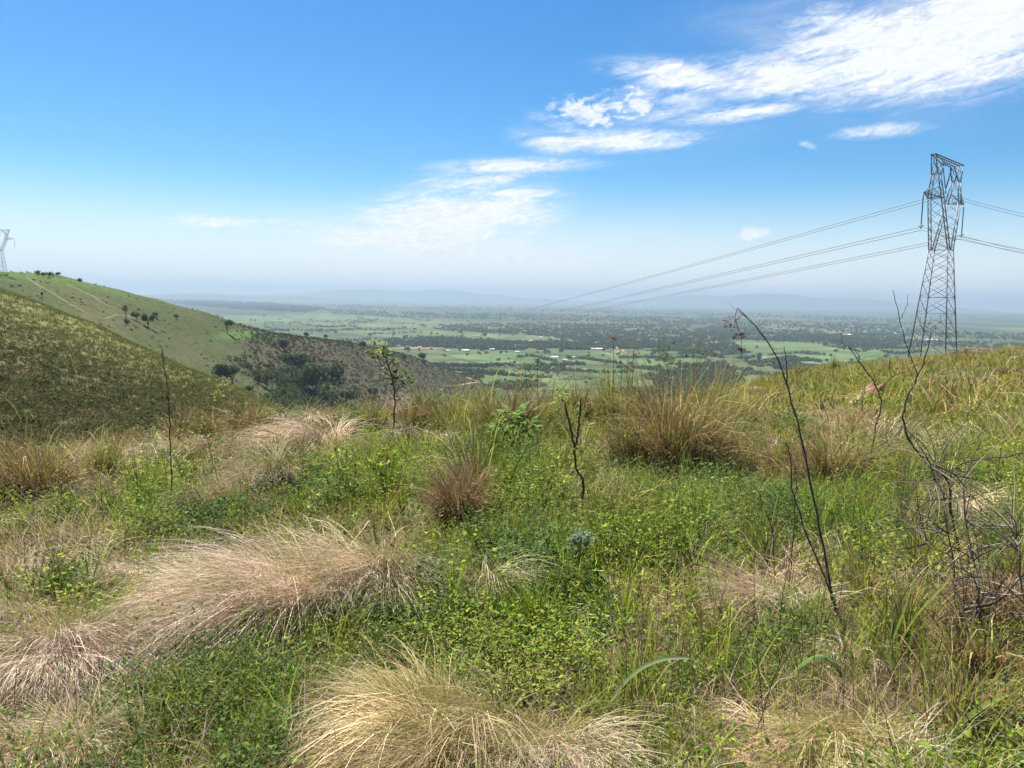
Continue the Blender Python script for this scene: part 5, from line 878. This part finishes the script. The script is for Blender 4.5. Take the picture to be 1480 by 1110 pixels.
stem_plant('shrub', 'shrub', (580, 918), [([(580, 918), (580, 900), (578, 886)], 4, 2)], 'shaded leafy bush under the pale pink tussock', DARK, [(575, 890, 44, 90, 12, 0), (600, 896, 40, 70, 12, 0)], [(.055, .10, .025), (.075, .13, .03)])
stem_plant('shrub', 'shrub', (500, 640), [([(500, 640), (498, 620), (494, 605)], 3, 1.6), ([(499, 630), (486, 612), (482, 602)], 2, 1.2), ([(499, 628), (510, 612), (514, 604)], 2, 1.2)], 'dark green rim bush left of the young sapling', DARK, [(486, 604, 22, 60, 8, 0), (505, 606, 24, 60, 8, .1), (495, 622, 30, 50, 8, 0)], [(.05, .10, .025), (.08, .13, .03)])
stem_plant('shrub', 'shrub', (770, 585), [([(770, 585), (772, 560), (770, 545)], 3, 1.6)], 'pale green bush peeping over the rim behind the slim stems', DARK, [(700, 575, 26, 50, 7, .2), (772, 560, 26, 40, 7, 0), (720, 580, 22, 40, 7, 0)], [(.10, .15, .04), (.08, .13, .035)])
stem_plant('shrub', 'shrub', (1040, 745), [([(1040, 745), (1042, 715), (1040, 690)], 4, 2), ([(1041, 725), (1060, 700), (1068, 690)], 2.4, 1.4), ([(1041, 722), (1022, 700), (1016, 690)], 2.4, 1.4)], 'dark green bush in the shadow of the tallest rusty clump', DARK, [(1040, 695, 44, 110, 10, 0), (1066, 705, 34, 70, 10, 0), (1014, 700, 36, 70, 10, .1), (1040, 725, 60, 70, 10, -.1)], [(.04, .085, .02), (.055, .11, .025), (.07, .13, .04)])
stem_plant('shrub', 'shrub', (1110, 750), [([(1110, 750), (1112, 728), (1116, 712)], 3, 1.6)], 'low leafy bush between the dark green bush and the forked stems', DARK, [(1112, 716, 34, 70, 11, 0), (1128, 730, 30, 50, 11, 0), (1098, 732, 30, 50, 11, 0)], [(.055, .11, .025), (.08, .14, .04)])
stem_plant('shrub', 'shrub', (1460, 860), [([(1460, 860), (1462, 830), (1458, 805)], 4, 2)], 'leafy dark bush at the picture edge behind the tangled dry shrub', DARK, [(1462, 810, 46, 90, 15, 0), (1476, 840, 40, 60, 15, 0)], [(.05, .10, .02), (.08, .14, .03)])
def tangle():
    base = (1345, 935); p, m = plant_at(*base); e = empty('dry_shrub', p, 'tangled leafless grey shrub with many crossing branches at the picture edge', 'shrub')
    main = [([(1345, 935), (1362, 905), (1385, 880), (1425, 850), (1462, 820), (1490, 790)], 9, 4), ([(1383, 880), (1375, 845), (1372, 810), (1366, 770), (1362, 735)], 5, 2.4), ([(1383, 882), (1400, 872), (1404, 840), (1396, 800), (1388, 750), (1385, 700)], 5, 2.5), ([(1386, 876), (1378, 920), (1370, 960), (1366, 1010)], 5, 3.2),
            ([(1402, 875), (1412, 910), (1418, 950), (1425, 990)], 4, 2), ([(1452, 812), (1458, 850), (1468, 890), (1478, 930)], 3.6, 2), ([(1452, 812), (1450, 780), (1446, 760)], 4, 2.4), ([(1340, 760), (1330, 770), (1340, 790), (1366, 800)], 2.6, 1.6), ([(1340, 760), (1345, 735), (1352, 705), (1350, 680)], 2.4, 1.2), ([(1290, 1010), (1330, 965), (1368, 930), (1405, 918)], 2.6, 1.6)]
    for pts, a, b in main:
        mb = MB(); q = [(x, y, random.uniform(-.12, .18)) for x, y in pts]; q[0] = (*pts[0], 0.); tube(mb, smooth_line(lift(p, m, base, q)), a*m*.38, b*m*.38, GREYB if a < 8 else (.11, .085, .065), 6, .12); mb.build('branch', M_BARK, e)
    rest = MB()
    for k in range(230):
        i = random.choice(main)[0]; s = random.choice(i[1:]); dx, dy = random.uniform(-85, 80), random.uniform(-85, 50); z = random.uniform(-.3, .35); mb = MB() if k < 96 else rest
        pts = [(s[0], s[1], z*.4), (s[0]+dx*.4+random.uniform(-8, 8), s[1]+dy*.5, z*.7), (s[0]+dx, s[1]+dy+random.uniform(-12, 12), z)]
        tube(mb, smooth_line(lift(p, m, base, pts), 4), random.uniform(1.2, 2.6)*m*.5, .7*m*.5, random.choice([GREYB, PALEB, (.22, .17, .13), BRB, DARK]), 5, .1)
        if k < 96: mb.build('twig', M_BARK, e)
    tag(rest.build('twig', M_BARK, e), kind='stuff')
for bx, by, lab, pal in [(690, 612, 'leafy green bush on the rim left of the compact shrub', 0), (625, 612, 'dark green bush on the rim right of the young sapling', 1), (832, 612, 'green bush on the rim directly behind the withered sapling', 0), (1062, 650, 'dark green bush at the shoulder of the tallest rusty clump', 1), (400, 632, 'dark twiggy green bush on the rim over the blond tussock', 1), (930, 668, 'broad leaved green bush in front of the rim left of the tallest rusty clump', 0), (1150, 640, 'low green bush where the slope begins behind the forked dark stems', 1), (660, 700, 'green bush just behind the shaggy brown tussock', 0)]:
    stem_plant('shrub', 'shrub', (bx, by), [([(bx, by), (bx+1, by-18), (bx-2, by-34)], 3, 1.6), ([(bx, by-8), (bx+12, by-26), (bx+16, by-34)], 2, 1.2), ([(bx, by-8), (bx-12, by-24), (bx-17, by-32)], 2, 1.2)], lab, DARK, [(bx, by-34, 24, 60, 9, 0), (bx+15, by-30, 22, 50, 9, .1), (bx-15, by-28, 22, 50, 9, -.1), (bx, by-16, 30, 50, 9, .1)], [[(.09, .155, .022), (.06, .11, .018), (.13, .18, .03)], [(.04, .08, .016), (.06, .105, .02), (.085, .13, .03)]][pal])
tangle()
def big_leaf(pts, w, label, cols, base, name='grass_leaf'):
    p, m = plant_at(*base); P = smooth_line(lift(p, m, base, pts), 7); n = len(P); t = np.gradient(P, axis=0); t /= np.linalg.norm(t, axis=1)[:, None]; az = math.atan2(p[0], p[1]); s0 = np.array([math.sin(az), math.cos(az), 0])*.6+np.array([0, 0, .8]); s = s0-(t @ s0)[:, None]*t; s /= np.linalg.norm(s, axis=1)[:, None]; nn = np.cross(t, s)
    q = np.linspace(0, 1, n); ww = (w*.8*m*.5*np.clip(np.minimum(.45+q*3, 1)*(1-q**5), .05, 1))[:, None]; V = np.stack([P-s*ww+nn*ww*.3, P, P+s*ww+nn*ww*.3], 1); I = np.arange(3*n).reshape(n, 3); Q = np.concatenate([np.stack([I[:-1, k], I[:-1, k+1], I[1:, k+1], I[1:, k]], -1) for k in (0, 1)])
    c = mixc(np.array(cols[0]), np.array(cols[1]), q); o = MB().add(V, Q, np.repeat(c, 3, 0)).build(name, M_GREEN, smooth=True); o.location = p; tag(o, label, 'grass blade')
GL = ((.07, .15, .025), (.20, .27, .10)); YL = ((.10, .16, .03), (.24, .24, .06)); RL = ((.16, .06, .03), (.30, .14, .08))
big_leaf([(868, 1060), (885, 1010), (915, 970), (950, 948), (985, 942), (1002, 944)], 8, 'long pale blade arching over bare ground, bent to the side', ((.12, .18, .05), (.32, .36, .18)), (868, 1060))
big_leaf([(897, 1080), (897, 1040), (896, 1000)], 6, 'short upright green blade under the long arching pale one', GL, (897, 1080)); big_leaf([(935, 1095), (945, 1065), (955, 1042)], 8, 'stubby dark green blade right of the short upright one', ((.04, .09, .02), (.07, .14, .03)), (935, 1095))
big_leaf([(1222, 1018), (1219, 985), (1208, 965), (1190, 958), (1170, 968), (1150, 990), (1142, 1004)], 9, 'broad green leaf hooked over like an arch near the straw tussock', GL, (1222, 1018)); big_leaf([(1283, 980), (1290, 930), (1305, 880), (1318, 830), (1322, 812)], 9, 'tallest upright green blade with a browned tip', ((.09, .19, .025), (.20, .2, .05)), (1283, 980))
big_leaf([(1276, 985), (1282, 940), (1290, 890), (1287, 850)], 7, 'second upright green blade next to the tallest one', GL, (1276, 985)); big_leaf([(1290, 975), (1300, 930), (1325, 880), (1355, 838), (1366, 815)], 6, 'yellow green blade leaning away from the upright pair', YL, (1290, 975)); big_leaf([(1360, 1040), (1366, 980), (1371, 930), (1374, 905)], 9, 'dark green stiff blade standing under the tangled shrub', ((.04, .10, .02), (.08, .16, .03)), (1360, 1040))
big_leaf([(1345, 1085), (1375, 1045), (1410, 1005), (1432, 985), (1442, 980)], 11, 'wide yellow green leaf rising by the frame edge', YL, (1345, 1085)); big_leaf([(1432, 985), (1450, 985), (1465, 1005), (1474, 1020)], 7, 'pale drooping leaf end hanging at the frame edge', ((.25, .28, .1), (.4, .4, .25)), (1432, 1040)); big_leaf([(1402, 1026), (1415, 1040), (1428, 1065), (1432, 1080)], 7, 'pale green leaf tip hanging below the wide yellow one', ((.2, .26, .1), (.35, .4, .22)), (1405, 1085))
big_leaf([(1478, 1110), (1479, 1070), (1486, 1040)], 16, 'bright green blade at the lowest corner by the frame edge', GL, (1478, 1112)); big_leaf([(1233, 1060), (1234, 1000), (1236, 950), (1238, 918)], 6, 'reddish brown dry stalk beside the hooked leaf', RL, (1233, 1060)); big_leaf([(1250, 1050), (1262, 1020), (1276, 992)], 8, 'short yellow green blade right of the reddish stalk', YL, (1250, 1050))
big_leaf([(600, 1110), (575, 1075), (555, 1040), (543, 1020)], 6, 'dark olive blade lying over the straw yellow tussock', ((.10, .14, .03), (.07, .06, .03)), (600, 1112)); big_leaf([(690, 1050), (685, 1010), (682, 985)], 6, 'olive blade poking out of the straw yellow tussock', YL, (690, 1050)); big_leaf([(48, 780), (49, 740), (46, 700), (44, 690)], 5, 'dark green stake-like blade before the broad brown reeds', ((.05, .09, .02), (.10, .14, .03)), (48, 780))
big_leaf([(36, 690), (30, 660), (24, 645), (14, 650)], 6, 'yellow arching reed leaf at the broad brown reeds', ((.2, .2, .04), (.4, .33, .16)), (36, 700))
def rock_like(name, x, y, w, h, col, label, cat, seed, dark=None):
    p, m = plant_at(x, y); t = np.linspace(0, 1, 15); a = np.linspace(0, 2*math.pi, 33)[:-1]; Tt, A = np.meshgrid(t, a, indexing='ij'); X = w*m*.5*Tt*np.cos(A)*(1+.2*np.sin(2*A+seed)); Y = w*m*.45*Tt*np.sin(A)*(1+.2*np.sin(3*A+seed)); n = fbm(X*3.5+seed, Y*3.5, 220+seed); Z = h*m*(1-Tt**1.3)*np.clip(.1+1.9*(n-.1), .15, 1.6)-.06; X = X+(n-.5)*.25*w*m*Tt
    I = np.arange(X.size).reshape(X.shape); J = np.roll(I, -1, 1); Q = np.stack([I[:-1], I[1:], J[1:], J[:-1]], -1)[0:].reshape(-1, 4); Q = Q[[len(set(q)) == 4 for q in Q.tolist()]]
    o = MB().add(np.stack([X, Y, Z], -1), Q, np.array(col)*(.7+.6*n.reshape(-1, 1))).build(name, M_EARTH, smooth=True); o.location = p; return tag(o, label, cat)
rock_like('earth_mound', 1268, 575, 50, 26, (.22, .115, .075), 'red earth hump dug into the grassy slope', 'earth mound', 1); rock_like('earth_mound', 1240, 582, 40, 14, (.30, .23, .14), 'pale lower heap beside the red earth hump', 'earth mound', 2)
rock_like('earth_mound', 975, 908, 40, 8, (.16, .10, .07), 'small patch of bare crumbly soil by the long arching blade', 'earth mound', 3)
def log(pts, base, r0, r1, col, label, cat='log', name='log'):
    p, m = plant_at(*base); mb = MB(); P = smooth_line(lift(p, m, base, pts), 5); P[:, 2] += r0*m*.5
    tube(mb, P, r0*m*.5, r1*m*.5, col, 9, .12); o = mb.build(name, M_BARK); o.location = p; tag(o, label, cat)
log([(132, 966), (150, 974), (172, 980), (186, 984)], (155, 980), 15, 13, (.14, .11, .085), 'rotten piece of log lying in the grass beside the purple tuft'); log([(335, 1022), (358, 1020), (382, 1024)], (358, 1024), 7, 5, (.09, .06, .045), 'thin dark fallen stick in the green weeds', 'stick', 'stick')
def stump():
    p, m = plant_at(1110, 805); e = empty('tree_stump', p, 'pale slim cut stump behind the twin-tipped leafless stem', 'stump'); mb = MB(); tube(mb, [(0, 0, -.05), (.005, 0, 34*m*.6), (0, .003, 34*m)], 5.5*m, 5*m, (.30, .25, .19), 10, .06); mb.build('trunk', M_BARK, e)
    mb = MB(); tube(mb, [(0, .003, 34*m), (0, .003, 34*m+.004), (0, .003, 34*m+.006)], 4.9*m, 1*m, (.42, .34, .24), 10); mb.build('cut_face', M_BARK, e)
stump()
# ------------------------------------------------------------------ render settings
sc.render.engine = 'CYCLES'; cy = sc.cycles; cy.max_bounces = 6; cy.diffuse_bounces = 2; cy.glossy_bounces = 2; cy.transmission_bounces = 4; cy.volume_bounces = 1; cy.transparent_max_bounces = 4
cy.use_denoising = True; cy.sample_clamp_indirect = 6
